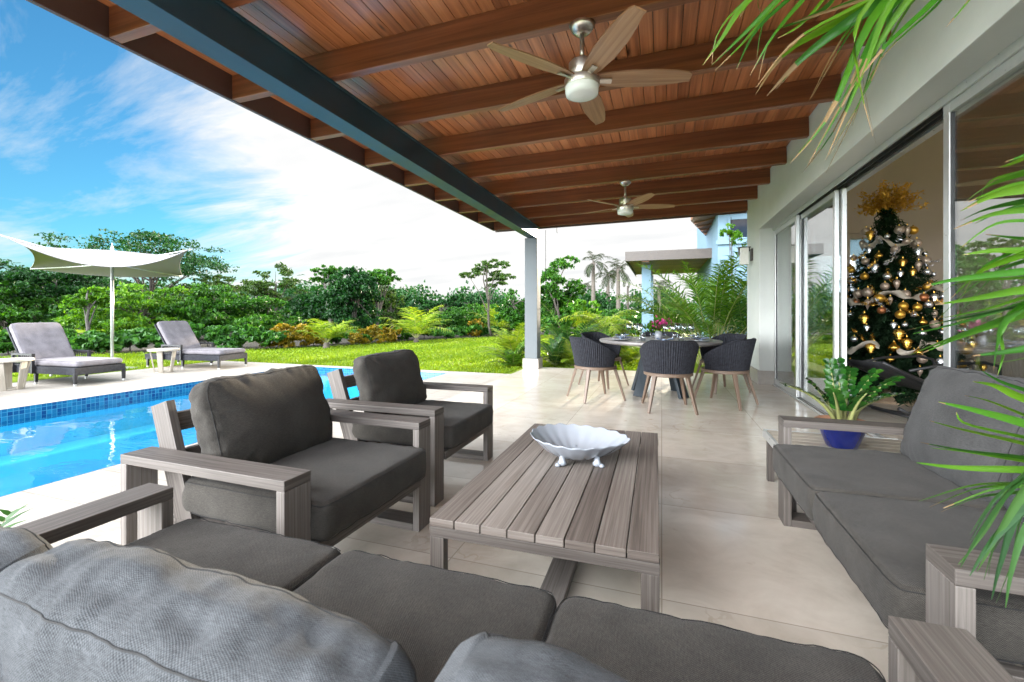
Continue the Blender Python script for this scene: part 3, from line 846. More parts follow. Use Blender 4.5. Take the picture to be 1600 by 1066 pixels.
# head and sill tracks
hb('head_track', 'aluminium', [(1.64, 1.655, Y0D, Y1D, DH - 0.055, DH), (1.79, 1.85, Y0D, Y1D, DH - 0.055, DH)], 0.002)
hb('track_channel', 'dark_track', [(1.655, 1.79, Y0D, Y1D, DH - 0.03, DH - 0.002), (1.696, 1.702, Y0D, Y1D, DH - 0.055, DH - 0.03), (1.743, 1.749, Y0D, Y1D, DH - 0.055, DH - 0.03)])
hb('sill_track', 'aluminium', [(1.638, 1.652, Y0D, Y1D, 0.0, 0.022), (1.697, 1.702, Y0D, Y1D, 0.0, 0.016), (1.744, 1.749, Y0D, Y1D, 0.0, 0.016), (1.80, 1.85, Y0D, Y1D, 0.0, 0.022)])
def door_panel(y0, y1, x, handle=None, label=None):
    d = link('sliding_door', None, house); d.location = (x - HO.x, (y0 + y1) / 2 - HO.y, 0)
    if label: d['label'] = label
    w_, st, T_ = (y1 - y0) / 2, 0.062, 0.019
    mb = MB()
    mb.box(-T_, T_, -w_, -w_ + st, 0.02, DH - 0.05); mb.box(-T_, T_, w_ - st, w_, 0.02, DH - 0.05)
    mb.box(-T_, T_, -w_ + st, w_ - st, 0.02, 0.105); mb.box(-T_, T_, -w_ + st, w_ - st, DH - 0.115, DH - 0.05)
    mb.build('frame', 'aluminium', d, bevel=0.003)
    for a, b in ((-w_ + st, -w_ + st + 0.012), (w_ - st - 0.012, w_ - st)):
        mb = MB(); mb.box(-0.012, 0.012, a, b, 0.105, DH - 0.115); mb.build('gasket', 'black_rubber', d)
    mb = MB(); mb.box(-0.004, 0.004, -w_ + st + 0.001, w_ - st - 0.001, 0.104, DH - 0.114)
    mb.build('glass', 'door_glass', d)
door_panel(6.62, 7.80, 1.675); door_panel(5.42, 6.68, 1.722); door_panel(5.36, 6.58, 1.770)
door_panel(0.95, 3.46, 1.675); door_panel(-1.55, 0.93, 1.722)
# glazed back door of the room
bd = link('garden_door', None, house); bd.location = (2.95 - HO.x, 8.85 - HO.y, 0)
mb = MB()
for x in (-0.80, -0.03, 0.735): mb.box(x, x + 0.065, -0.04, 0.04, 0.0, 2.36)
mb.box(-0.80, 0.80, -0.042, 0.042, 2.36, 2.44)
mb.build('frame', 'room_paint', bd, bevel=0.003)
mb = MB(); mb.box(-0.735, -0.03, -0.004, 0.004, 0.0, 2.36); mb.box(0.035, 0.735, -0.004, 0.004, 0.0, 2.36); mb.build('glass', 'door_glass', bd)
# wall lamp by the corner
sc = empty('wall_lamp', 'small bronze wall lamp with white box shade at the far end of the plaster wall', 'wall lamp', (1.45, 8.35, 2.10))
mb = MB(); mb.box(-0.03, -0.002, -0.06, 0.06, -0.10, 0.10); mb.build('back_plate', 'sconce_bronze', sc, bevel=0.003)
mb = MB(); mb.box(-0.20, -0.03, -0.02, 0.02, 0.125, 0.14); mb.box(-0.055, -0.042, -0.02, 0.02, 0.06, 0.14); mb.box(-0.215, -0.20, -0.02, 0.02, 0.0, 0.14); mb.build('bracket', 'sconce_bronze', sc, bevel=0.002)
mb = MB(); mb.box(-0.192, -0.068, -0.062, 0.062, -0.16, 0.12); mb.build('lamp_shade', 'sconce_glass', sc, bevel=0.006)
# floor drain slots near the door
dr = tag(hb('floor_drain', 'drain_metal', [(1.30, 1.42, 2.9 + i * 0.035, 2.912 + i * 0.035, 0.0, 0.005) for i in range(16)] + [(1.285, 1.30, 2.88, 3.46, 0.0, 0.006), (1.42, 1.435, 2.88, 3.46, 0.0, 0.006)], parent=None), 'narrow slotted metal floor drain beside the glass door', 'drain')
dr.location = HO

# ------------------------------------------------------------------ terrace roof
def zc(x): return 3.15 + (x - 1.45) * 0.0128           # underside of the boards
roof = empty('terrace_roof', 'stained pine terrace roof with exposed dark rafters and board ceiling', 'roof', (0, 0, 2.9))
RB = -0.95                                              # the roof starts just behind the camera
RYs = [0.1365 + 0.8655 * i for i in range(11)]           # last one lies at the terrace end
XO = -3.39
mb = MB(); x = XO
while x < 1.449:
    x1 = min(x + 0.098, 1.449)
    # each board a little apart from the next
    a, b = x + 0.0025, x1 - 0.0025
    za, zb = zc(a) - 2.9, zc(b) - 2.9
    ru, rv = random.random() * 30, random.random() * 30
    ya, yb = RB, 8.86
    k = mb.add([(a, ya, za), (b, ya, zb), (b, yb, zb), (a, yb, za), (a, ya, za + .02), (b, ya, zb + .02), (b, yb, zb + .02), (a, yb, za + .02)])
    for q in ((0, 1, 2, 3), (0, 3, 7, 4), (1, 5, 6, 2), (0, 4, 5, 1), (3, 2, 6, 7)):
        mb.face([k + i for i in q], [((mb.v[k + i][1]) + ru, mb.v[k + i][0] + mb.v[k + i][2] + rv) for i in q])
    x = x1
mb.build('ceiling_boards', 'ceiling_pine', roof)
mb = MB()
mb.poly([(XO - .05, RB - 0.02, zc(XO) + .03 - 2.9), (1.449, RB - 0.02, zc(1.449) + .03 - 2.9), (1.449, 8.95, zc(1.449) + .03 - 2.9), (XO - .05, 8.95, zc(XO) + .03 - 2.9)])
mb.poly([(XO - .05, RB - 0.02, zc(XO) + .12 - 2.9), (1.449, RB - 0.02, zc(1.449) + .12 - 2.9), (1.449, 8.95, zc(1.449) + .12 - 2.9), (XO - .05, 8.95, zc(XO) + .12 - 2.9)])
mb.build('roof_deck', 'roof_metal', roof)
for y in RYs:
    mb = MB()
    mb.beam((XO + 0.002, y + 0.036, zc(XO) - 0.1 - 2.9), (1.449, y + 0.036, zc(1.449) - 0.1 - 2.9), 0.072, 0.20)
    mb.build('rafter', 'rafter_wood', roof, bevel=0.005)
mb = MB(); mb.box(XO - 0.035, XO, RB, 8.86, zc(XO) - 0.205 - 2.9, zc(XO) + 0.03 - 2.9); mb.build('fascia', 'fascia_paint', roof, bevel=0.003)
mb = MB(); mb.box(XO - 0.06, XO - 0.036, RB, 8.95, zc(XO) - 0.10 - 2.9, zc(XO) + 0.12 - 2.9); mb.build('drip_edge', 'roof_metal', roof)
mb = MB()
mb.beam((XO, 8.885, zc(XO) - 0.115 - 2.9), (1.449, 8.885, zc(1.449) - 0.115 - 2.9), 0.025, 0.23)
mb.build('end_fascia', 'fascia_paint', roof, bevel=0.003)
mb = MB()
mb.beam((XO + 0.9, 8.94, zc(XO) - 0.16 - 2.9), (1.449, 8.94, zc(1.449) - 0.16 - 2.9), 0.07, 0.06)
mb.build('gutter', 'roof_metal', roof, bevel=0.01)
for xx in (-2.05, 1.2): 
    mb = MB(); mb.tube([(xx, 8.93, -0.02), (xx, 8.93, -0.10), (xx + 0.01, 8.93, -0.13)], 0.006, 6); mb.build('hook', 'cable', roof)
# steel beam along the outer row
beam = empty('steel_beam', 'long navy painted steel I beam carrying the rafters along the pool side', 'beam', (-2.48, 8.7, 2.64))
zt = zc(-2.48) - 0.202 - 2.64
mb = MB(); mb.box(-0.09, 0.09, RB - 8.7, 0.10, 0.0, 0.016); mb.build('bottom_flange', 'steel_navy', beam, bevel=0.002)
mb = MB(); mb.box(-0.09, 0.09, RB - 8.7, 0.16, zt - 0.018, zt - 0.002); mb.build('top_flange', 'steel_navy', beam, bevel=0.002)
mb = MB(); mb.box(-0.012, 0.07, RB - 8.7, 0.08, 0.016, zt - 0.018); mb.build('web', 'steel_navy', beam)
col = empty('column', 'square grey blue column on a stone plinth at the end of the steel beam', 'column', (-2.50, 8.69, 0))
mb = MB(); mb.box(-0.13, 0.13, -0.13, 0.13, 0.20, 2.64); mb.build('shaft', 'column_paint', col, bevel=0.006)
mb = MB(); mb.box(-0.165, 0.165, -0.165, 0.165, 0.0, 0.20); mb.build('plinth', 'stone_plinth', col, bevel=0.005)
rc = MB()
for i in range(58):
    z = 2.86 - i * 0.018
    rc.tube([(0.004 * (i % 2), 0, z), (0.004 * ((i + 1) % 2), 0.003, z - 0.02)], 0.005, 5)
rc.tube([(0, 0, 1.82), (-0.02, 0, 1.55), (0.03, -0.01, 1.35), (-0.05, 0, 1.25)], 0.004, 5)
tag(rc.build('hanging_chain', 'cable'), 'thin dark chain hanging from the roof end beside the column', 'chain').location = (-2.30, 8.97, 0)

# ------------------------------------------------------------------ pavilion and sky tinted wing
pav = empty('pavilion', 'garden pavilion with flat wooden roof on a column tinted sky blue beyond the terrace', 'pavilion', (-0.5, 16.7, 0))
PO = Vector((-0.5, 16.7, 0))
def pb(name, mat, boxes, bevel=0.0):
    mb = MB()
    for b in boxes: mb.box(b[0] - PO.x, b[1] - PO.x, b[2] - PO.y, b[3] - PO.y, b[4], b[5])
    return mb.build(name, mat, pav, bevel=bevel)
pb('column', 'sky_tinted_plaster', [(-0.68, -0.36, 16.55, 16.85, -0.03, 2.88)], 0.006)
pb('column', 'sky_tinted_plaster', [(-0.68, -0.36, 21.3, 21.6, -0.03, 2.88)], 0.006)
pb('fascia', 'roof_metal', [(-1.15, 1.9, 15.62, 15.66, 2.92, 3.16), (-1.19, -1.15, 15.62, 22.2, 2.92, 3.16)], 0.004)
pb('beam', 'cedar_soffit', [(-0.64, -0.40, 15.7, 22.1, 2.88, 3.0)])
mb = MB()
for i in range(44): mb.box(-1.15 - PO.x, 1.9 - PO.x, 15.66 + i * 0.15 - PO.y, 15.802 + i * 0.15 - PO.y, 3.02, 3.05)
mb.build('soffit_boards', 'cedar_soffit', pav)
pb('roof_deck', 'roof_metal', [(-1.19, 1.95, 15.62, 22.3, 3.16, 3.24)])
wing = empty('tinted_wing', 'white two storey house wing tinted sky blue with dark upper window behind the palm clump', 'house wing', (1.54, 14.0, 0))
def wb(name, mat, boxes, bevel=0.0):
    mb = MB()
    for b in boxes: mb.box(b[0] - 1.54, b[1] - 1.54, b[2] - 14.0, b[3] - 14.0, b[4], b[5])
    return mb.build(name, mat, wing, bevel=bevel)
wb('wall', 'sky_tinted_plaster', [(1.54, 9.0, 14.0, 22.0, -0.03, 5.4)], 0.006)
wb('ledge', 'sky_tinted_plaster', [(1.49, 9.0, 13.93, 14.0, 3.10, 3.22)], 0.006)
wb('window', 'window_dark', [(1.86, 3.0, 13.985, 13.998, 3.28, 3.80)])
wb('window_frame', 'sky_tinted_plaster', [(1.80, 3.06, 13.96, 13.998, 3.24, 3.28), (1.80, 1.86, 13.96, 13.998, 3.28, 3.80), (1.80, 3.06, 13.96, 13.998, 3.80, 3.86)], 0.003)
# overhanging eave with a boarded soffit, running off at an angle
A, B, C_, D_ = Vector((0.86, 14.9, 4.02)), Vector((2.25, 21.1, 4.02)), Vector((4.6, 20.6, 4.32)), Vector((3.0, 13.4, 4.32))
E_ = Vector((1.0, 13.2, 4.05))
mb = MB()
W0 = Vector((1.54, 14.0, 0))
poly = [A, E_, D_, C_, B]
mb.poly([p - W0 for p in poly]); mb.poly([p - W0 + Vector((0, 0, 0.22)) for p in poly])
for i in range(5):
    a, b = poly[i] - W0, poly[(i + 1) % 5] - W0
    mb.poly([a, b, b + Vector((0, 0, 0.22)), a + Vector((0, 0, 0.22))])
mb.build('eave', 'cedar_soffit', wing)
for i in range(9):
    t_ = (i + 0.5) / 9
    a, b = A.lerp(B, t_), D_.lerp(C_, t_)
    mb = MB(); mb.beam(a - W0 + Vector((0.05, 0, -0.03)), b - W0 + Vector((0, 0, -0.03)), 0.05, 0.06); mb.build('eave_rafter', 'cedar_soffit', wing)

# ================================================================== LOUNGE FURNITURE
def seat_unit(name, label, cat, W, n, loc, rz, back_mat, seat_mat='grey_fabric', group=None, back_res=(34, 26, 6), seed=1, bw=None, bh=0.44, armh=0.55, seat_top=0.44, tilt=17.0, bwr=0.007, hi=None, bback=(-0.165, 0.615), adj=None):
    """weathered teak seat facing local +X: U shaped arm frames, slanted back posts, loose cushions"""
    root = empty(name, label, cat, loc, rz, group)
    D, aw, th = 0.84, 0.115, 0.036
    hx = D / 2
    for s in (-1, 1):
        y0, y1 = (s * (W / 2 - aw), s * W / 2) if s > 0 else (-W / 2, -W / 2 + aw)
        mb = MB()
        mb.box(-hx, hx, y0, y1, armh - th, armh)
        mb.box(hx - th, hx, y0, y1, 0.0, armh - th - 0.0005)
        mb.box(-hx, -hx + th, y0, y1, 0.0, armh - th - 0.0005)
        mb.box(-hx + th + 0.0005, hx - th - 0.0005, y0, y1, 0.0, th)
        mb.build('arm_frame', 'teak', root, bevel=0.0025)
    iy = W / 2 - aw
    mb = MB()
    mb.box(hx - th - 0.03, hx + 0.012, -iy + 0.0005, iy - 0.0005, 0.235, 0.285)
    mb.box(-hx + 0.10, -hx + 0.14, -iy + 0.0005, iy - 0.0005, 0.20, 0.27)
    for s in (-1, 1): mb.box(-hx + 0.14, hx - th - 0.031, s * (iy - 0.025) - 0.022, s * (iy - 0.025) + 0.022, 0.20, 0.27)
    for i in range(6):
        x = -hx + 0.17 + i * 0.095
        mb.box(x, x + 0.07, -iy + 0.05, iy - 0.05, 0.255, 0.275)
    mb.build('seat_frame', 'teak', root, bevel=0.002)
    mb = MB()
    ct, stt = math.cos(R(tilt + 1)), math.sin(R(tilt + 1))
    for s in (-1, 1):
        mb.beam((-hx + 0.235, s * (iy - 0.02), 0.10), (-hx + 0.235 - 0.66 * stt, s * (iy - 0.02), 0.10 + 0.66 * ct), 0.034, 0.10, up=(1, 0, 0.3))
    for k in range(3):
        z = 0.34 + 0.15 * k
        xx = -hx + 0.235 - (z - 0.10) * math.tan(R(tilt + 1)) - 0.02
        mb.beam((xx, -iy + 0.03, z), (xx, iy - 0.03, z), 0.025, 0.08)
    mb.build('back_frame', 'teak', root, bevel=0.002)
    cw = 2 * iy / n
    for i in range(n):
        yc = -iy + cw * (i + 0.5)
        cushion_part('seat_cushion', root, seat_mat, (hx + 0.055 + 0.26, cw - 0.006, 0.16), seed * 10 + i, puff=0.10, wr=0.0036,
                     c=((hx + 0.055 - 0.26) / 2, yc, seat_top - 0.078), res=(34, 34, 8), p=18.0)
    w_ = np.array; tl = R(tilt)
    h_ = Vector((-math.sin(tl), 0, math.cos(tl))); wv = Vector((0, 1, 0)); t_ = wv.cross(h_)
    T = Matrix((( wv.x, h_.x, t_.x), (wv.y, h_.y, t_.y), (wv.z, h_.z, t_.z))).to_4x4()
    for i in range(n):
        yc = -iy + cw * (i + 0.5)
        rs_ = back_res
        if hi is not None and i in hi: rs_ = (130, 100, 20)
        tw = random.Random(seed * 31 + i)
        Tr = Matrix.Rotation(R(tw.uniform(-4, 4)), 4, 'Z') @ Matrix.Rotation(R(tw.uniform(-2, 2)), 4, 'X') @ T
        ad = adj[i] if adj else (0, 0, 0)
        Tr = Matrix.Rotation(R(ad[2]), 4, 'X') @ Tr
        m_ = back_mat[i] if isinstance(back_mat, (list, tuple)) else back_mat
        cushion_part('back_cushion', root, m_, ((bw or cw * 0.99), bh, 0.23), seed * 10 + 5 + i, puff=0.52, wr=bwr, T=Tr, c=(bback[0] + ad[0], yc, bback[1] + ad[1]), res=rs_, p=6.5, pinch=0.03)
    return root

seat_unit('armchair', 'nearer weathered teak armchair with dark grey cushions beside the pool', 'armchair', 0.94, 1, (-1.585, 1.61, 0), R(-1.0), 'grey_fabric', group='teak lounge armchairs by the pool', bw=0.69, seed=3, back_res=(60, 44, 8), bwr=0.009)
seat_unit('armchair', 'farther weathered teak armchair with dark grey cushions, nearer the column', 'armchair', 0.94, 1, (-1.65, 2.71, 0), R(0.5), 'grey_fabric', group='teak lounge armchairs by the pool', bw=0.69, seed=5, back_res=(50, 40, 8), bwr=0.009)
seat_unit('sofa', 'long three seat teak sofa with grey cushions in the foreground seen from behind', 'sofa', 2.11, 3, (-0.545, 0.575, 0), R(90), ['pale_fabric'] * 3, seed=7, hi=(1, 2, 0), bw=0.635, bh=0.44, armh=0.545, tilt=15, bwr=0.007, bback=(-0.165, 0.600), adj=[(-0.015, -0.040, 13), (0.0, -0.036, 2), (0.0, -0.055, 0)])
seat_unit('loveseat', 'two seat teak sofa with grey cushions facing the coffee table on the right', 'sofa', 1.53, 2, (1.02, 1.975, 0), R(180), ['mid_fabric', 'pale_fabric'], seed=11, bw=0.66, bh=0.47, back_res=(60, 44, 8), bwr=0.008, bback=(-0.165, 0.635))

# coffee table
ct = empty('coffee_table', 'low slatted weathered teak coffee table in front of the sofa', 'table', (-0.40, 2.10, 0), R(0.6))
TW, TL, TH = 0.775, 1.42, 0.38
mb = MB(); ns = 8; sw = TW / ns
for i in range(ns):
    mb.box(-TW / 2 + i * sw + 0.002, -TW / 2 + (i + 1) * sw - 0.002, -TL / 2, TL / 2, TH - 0.028, TH)
mb.build('tabletop', 'table_teak', ct, bevel=0.002)
mb = MB()
for s in (-1, 1):
    mb.box(-TW / 2, TW / 2, s * (TL / 2 - 0.02) - 0.018, s * (TL / 2 - 0.02) + 0.018, TH - 0.066, TH - 0.030)
    mb.box(s * (TW / 2 - 0.02) - 0.018, s * (TW / 2 - 0.02) + 0.018, -TL / 2 + 0.04, TL / 2 - 0.04, TH - 0.064, TH - 0.031)
mb.build('apron', 'teak', ct, bevel=0.002)
for sx in (-1, 1):
    for sy in (-1, 1):
        mb = MB(); mb.box(sx * (TW / 2 - 0.028) - 0.027, sx * (TW / 2 - 0.028) + 0.027, sy * (TL / 2 - 0.022) - 0.0185, sy * (TL / 2 - 0.022) + 0.0185, 0.0, TH - 0.067)
        mb.build('leg', 'teak', ct, bevel=0.002)
mb = MB(); mb.box(-TW / 2 + 0.06, TW / 2 - 0.06, -TL / 2 + 0.004, -TL / 2 + 0.04, 0.0, 0.036); mb.box(-TW / 2 + 0.06, TW / 2 - 0.06, TL / 2 - 0.04, TL / 2 - 0.004, 0.0, 0.036)
mb.box(-0.05, 0.05, -TL / 2 + 0.041, TL / 2 - 0.041, 0.006, 0.042)
mb.build('stretcher', 'teak', ct, bevel=0.002)

# scallop bowl
def shell_bowl():
    root = empty('shell_bowl', 'large white scallop shell bowl on small feet standing on the coffee table', 'bowl', (-0.40, 2.16, TH), R(14))
    root.scale = (0.94, 0.94, 0.94)
    nth, nr, rb = 128, 16, 20
    def surf(rho, th, off=0.0):
        c, s = math.cos(th), math.sin(th)
        # hinge at +x, fan opening to -x
        lob = 1 + 0.012 * math.cos(rb * th) * rho ** 4
        ax_ = 0.275 if c > 0 else 0.235
        x = ax_ * math.copysign(abs(c) ** (0.95 if c < 0 else 1.12), c) * rho * lob
        y = 0.19 * s * rho * lob * (1 - 0.16 * max(c, 0))
        z = 0.020 + 0.098 * rho ** 2.3 + 0.018 * max(0, -c) * rho ** 2 + 0.022 * max(0, s) * rho ** 2 + 0.0035 * rho ** 1.2 * math.cos(rb * th) + off
        return (x, y, z)
    mb = MB()
    ths = [2 * math.pi * j / nth for j in range(nth)]
    mb.grid([[surf(i / nr, t_) for t_ in ths] for i in range(nr + 1)], wrap=True)
    mb.grid([[tuple(a * (0.985 if k < 2 else 1) for k, a in enumerate(surf(i / nr, t_, -0.009))) for t_ in ths] for i in range(nr + 1)], wrap=True, flip=True)
    mb.grid([[surf(1.0, t_) for t_ in ths], [surf(1.012, t_, -0.003) for t_ in ths], [tuple(a * (0.985 if k < 2 else 1) for k, a in enumerate(surf(1.0, t_, -0.009))) for t_ in ths]], wrap=True)
    o = mb.build('bowl', 'white_ceramic', root, smooth=True)
    for x, y in ((-0.075, -0.09), (0.10, -0.085), (0.0, 0.10)):
        mb = MB(); mb.lathe([(0.0, 0.0), (0.013, 0.002), (0.019, 0.010), (0.019, 0.018), (0.013, 0.030), (0.010, 0.05)], 14, (x, y, 0), sx=1.2)
        mb.lathe([(0.0, 0.0), (0.012, 0.001), (0.016, 0.008), (0.01, 0.016), (0, 0.02)], 10, (x + math.copysign(0.022, x), y - 0.012, 0))
        mb.build('foot', 'white_ceramic', root, smooth=True)
shell_bowl()

# low slatted side table with plant pot behind the loveseat arm
st = empty('side_table', 'low pale slatted side table behind the loveseat under the blue pot', 'table', (1.02, 3.06, 0), 0)
mb = MB()
for i in range(7): mb.box(-0.36, 0.36, -0.27 + i * 0.078, -0.27 + i * 0.078 + 0.070, 0.305, 0.33)
mb.build('tabletop', 'bleached_wood', st, bevel=0.002)
mb = MB(); mb.box(-0.36, 0.36, -0.285, -0.272, 0.28, 0.331); mb.box(-0.36, 0.36, 0.275, 0.29, 0.28, 0.331); mb.box(-0.378, -0.361, -0.285, 0.29, 0.28, 0.332); mb.box(0.361, 0.378, -0.285, 0.29, 0.28, 0.332)
mb.build('rim', 'aluminium', st, bevel=0.002)
for sx in (-1, 1):
    for sy in (-1, 1):
        mb = MB(); mb.box(sx * 0.34 - 0.02, sx * 0.34 + 0.02, sy * 0.25 - 0.02, sy * 0.25 + 0.02, 0.0, 0.28); mb.build('leg', 'teak', st, bevel=0.002)
pot = empty('plant_pot', 'glazed cobalt blue pot with terracotta rim on the low side table', 'pot', (0.985, 3.03, 0.331))
mb = MB(); mb.lathe([(0.0, 0.001), (0.070, 0.001), (0.079, 0.010), (0.100, 0.07), (0.116, 0.12), (0.120, 0.138)], 40); mb.build('body', 'cobalt_glaze', pot, smooth=True)
mb = MB(); mb.lathe([(0.120, 0.138), (0.129, 0.142), (0.132, 0.152), (0.127, 0.157), (0.118, 0.155), (0.114, 0.135)], 40, cap=False); mb.build('rim', 'terracotta', pot, smooth=True)
mb = MB(); mb.lathe([(0.0, 0.140), (0.07, 0.143), (0.116, 0.138)], 24, cap=False); mb.build('soil', 'soil', pot, smooth=True)
zz = empty('zz_plant', 'glossy green plant with thick stems growing in the cobalt blue pot', 'plant', (0.985, 3.03, 0.470))
stems, lv, lq = MB(), [], []
rs = random.Random(4)
for i, (az, ln, lean_) in enumerate([(195, .36, .95), (150, .26, .5), (100, .34, .2), (60, .32, .45), (15, .36, .75), (350, .30, .9), (290, .24, .5), (240, .24, .55), (80, .36, .35), (30, .34, .55)]):
    a = R(az); p = Vector((math.cos(a), math.sin(a), 0)) * rs.uniform(0.02, 0.07)
    d = Vector((math.cos(a) * lean_ * 0.35, math.sin(a) * lean_ * 0.35, 1)).normalized()
    pts = [p.copy()]
    for k in range(10):
        d = (d + Vector((math.cos(a), math.sin(a), -0.25)) * lean_ * 0.13).normalized(); p = p + d * ln / 10; pts.append(p.copy())
    stems.tube(pts, [0.013 * (1 - 0.075 * k) for k in range(11)], 7)
    for k in range(4, 11):
        for sg in (-1, 1):
            t_ = (pts[k] - pts[k - 1]).normalized(); sd_ = t_.cross(Vector((0, 0, 1)))
            if sd_.length < .1: sd_ = Vector((1, 0, 0))
            sd_.normalize(); up_ = sd_.cross(t_)
            ax_ = (sd_ * sg * 0.9 + t_ * 0.65 + up_ * rs.uniform(0.1, 0.45)).normalized()
            wv_ = ax_.cross(up_).normalized(); Lf = rs.uniform(0.048, 0.064) * (1.15 - 0.03 * k); b0 = pts[k]
            n0 = len(lv)
            for f, w_ in ((0, .12), (.3, .9), (.55, 1), (.8, .65), (1, .05)):
                c = b0 + ax_ * Lf * f - up_ * 0.012 * f * f
                for q in (-1, 0, 1): lv.append(c + wv_ * q * w_ * Lf * 0.42 + up_ * (0.006 * abs(q) * w_))
            for f in range(4):
                for q in range(2): a0 = n0 + f * 3 + q; lq.append((a0, a0 + 1, a0 + 4, a0 + 3))
stems.build('stems', 'cane', zz, smooth=True)
link('leaves', np_mesh('leaves', np.array([tuple(v) for v in lv]), np.array(lq), 'zz_leaf', True), zz)

# ================================================================== DINING
TC = Vector((-0.04, 6.42, 0))
dt_ = empty('dining_table', 'round grey topped dining table with dark slab legs laid for a meal', 'table', TC)
mb = MB(); mb.lathe([(0.0, 0.700), (0.74, 0.700), (0.79, 0.712), (0.80, 0.725), (0.80, 0.742), (0.795, 0.748), (0.0, 0.75)], 72, cap=False); mb.build('tabletop', 'dining_top', dt_, smooth=False, bevel=0)
for k in range(4):
    a = R(52 + 90 * k); c, s = math.cos(a), math.sin(a)
    mb = MB(); mb.beam((0.40 * c, 0.40 * s, 0.0), (0.17 * c, 0.17 * s, 0.70), 0.17, 0.045, up=(c, s, 0.3), taper=0.8); mb.build('leg', 'navy_metal', dt_, bevel=0.004)
mb = MB(); mb.lathe([(0.0, 0.66), (0.30, 0.66), (0.30, 0.699), (0, 0.699)], 32, cap=False); mb.build('hub', 'navy_metal', dt_)

def dining_chair_proto():
    root = empty('dining_chair', '', 'chair', (0, 0, 0), 0, 'woven dining chairs around the round table')
    # faces local +X
    nth, nz = 420, 8
    def prof(th, f, inner):
        a = abs(th)
        top = 0.80 - 0.20 * max(0, (a - 0.75) / 1.35) ** 1.15
        z = 0.435 + (top - 0.435) * f
        r = 0.262 + 0.055 * f ** 1.2 * (1 - 0.25 * max(0, a - 1.2)) + 0.0045 * math.sin(th * 74)
        if inner: r -= 0.032 - 0.012 * f
        x = -math.cos(th) * r * 1.0 - (0.02 * f); y = math.sin(th) * r * 1.03
        return (x, y, z)
    ths = [-2.12 + 4.24 * j / nth for j in range(nth + 1)]
    mb = MB()
    uvf = lambda i, j: (ths[j] * 0.29, i / nz * 0.36)
    mb.grid([[prof(t_, i / nz, False) for t_ in ths] for i in range(nz + 1)], uv=uvf, flip=True)
    mb.grid([[prof(t_, i / nz, True) for t_ in ths] for i in range(nz + 1)], uv=uvf)
    rim = lambda t_: Vector(prof(t_, 1, False)).lerp(Vector(prof(t_, 1, True)), 0.5)
    mb.tube([rim(t_) for t_ in ths[::8]], 0.0125, 8)
    for e in (0, -1):
        mb.tube([Vector(prof(ths[e], i / nz, False)).lerp(Vector(prof(ths[e], i / nz, True)), 0.5) for i in range(nz + 1)], 0.014, 8)
    mb.build('woven_shell', 'wicker_weave', root, smooth=True)
    mb = MB(); mb.lathe([(0.0, 0.395), (0.262, 0.395), (0.272, 0.402), (0.272, 0.430), (0.262, 0.436), (0.0, 0.436)], 48, cap=False); mb.build('seat_ring', 'chair_leg_wood', root)
    mb = MB(); mb.lathe([(0, 0.437), (0.215, 0.437), (0.225, 0.455), (0.215, 0.478), (0.12, 0.488), (0, 0.49)], 32, cap=False); mb.build('seat_pad', 'grey_fabric', root, smooth=True)
    for sx in (-1, 1):
        for sy in (-1, 1):
            mb = MB(); mb.beam((sx * 0.185, sy * 0.175, 0.40), (sx * 0.285, sy * 0.255, 0.0), 0.046, 0.036, taper=0.62); mb.build('leg', 'chair_leg_wood', root, bevel=0.004)
    return root
chairs = [((0.07, 5.44), 99, 'dark woven tub chair at the front of the dining table, its back to the camera'),
          ((-0.82, 5.81), 36, 'dark woven tub chair at the left front of the dining table'),
          ((0.73, 5.95), 150, 'dark woven tub chair at the right front of the dining table'),
          ((0.80, 7.00), 212, 'dark woven tub chair at the right rear of the dining table'),
          ((-0.86, 6.95), -30, 'dark woven tub chair at the left rear of the dining table, mostly hidden'),
          ((-0.02, 7.50), 270, 'dark woven tub chair at the far side of the dining table behind the glasses')]
p0 = dining_chair_proto()
for i, (xy, rz, lb) in enumerate(chairs):
    o = p0 if i == 0 else copy_tree(p0)
    o['label'] = lb
    o.location = (xy[0], xy[1], 0)
    o.rotation_euler = (0, 0, R(rz))
# place settings
def dup_mesh(proto, first, loc, rz=0.0):
    o = proto if first else copy_tree(proto)
    o.location = loc; o.rotation_euler = (0, 0, rz); return o
plate = MB(); plate.lathe([(0.0, 0.003), (0.085, 0.003), (0.095, 0.006), (0.140, 0.016), (0.142, 0.019), (0.098, 0.011), (0.0, 0.008)], 40, cap=False)
plate = tag(plate.build('dinner_plate', 'plate_grey', smooth=True), 'grey dinner plate of a place setting on the round dining table', 'plate', 'grey dinner plates on the dining table')
nap = MB()
for k in range(5):
    a0 = -0.5 + 0.25 * k
    nap.grid([[(0.0 + 0.10 * math.cos(a0 + q * .12) * f, 0.10 * math.sin(a0 + q * .12) * f, 0.012 + 0.035 * f * (1 - f * .3) + 0.012 * math.sin(q * 3 + k) * f) for q in range(4)] for f in (0.05, .4, .75, 1.0, 1.15)])
    nap.grid([[(-0.9 * 0.10 * math.cos(a0 + q * .12) * f, -0.10 * math.sin(a0 + q * .12) * f, 0.012 + 0.03 * f + 0.008 * math.sin(q * 3 + k) * f) for q in range(4)] for f in (0.05, .5, 1.0)])
nap.lathe([(0.012, 0.008), (0.02, 0.014), (0.02, 0.028), (0.012, 0.034)], 12)
nap = tag(nap.build('napkin', 'napkin_cloth', smooth=True), 'folded blue grey napkin lying on a dinner plate of the round table', 'napkin', 'blue grey napkins on the plates')
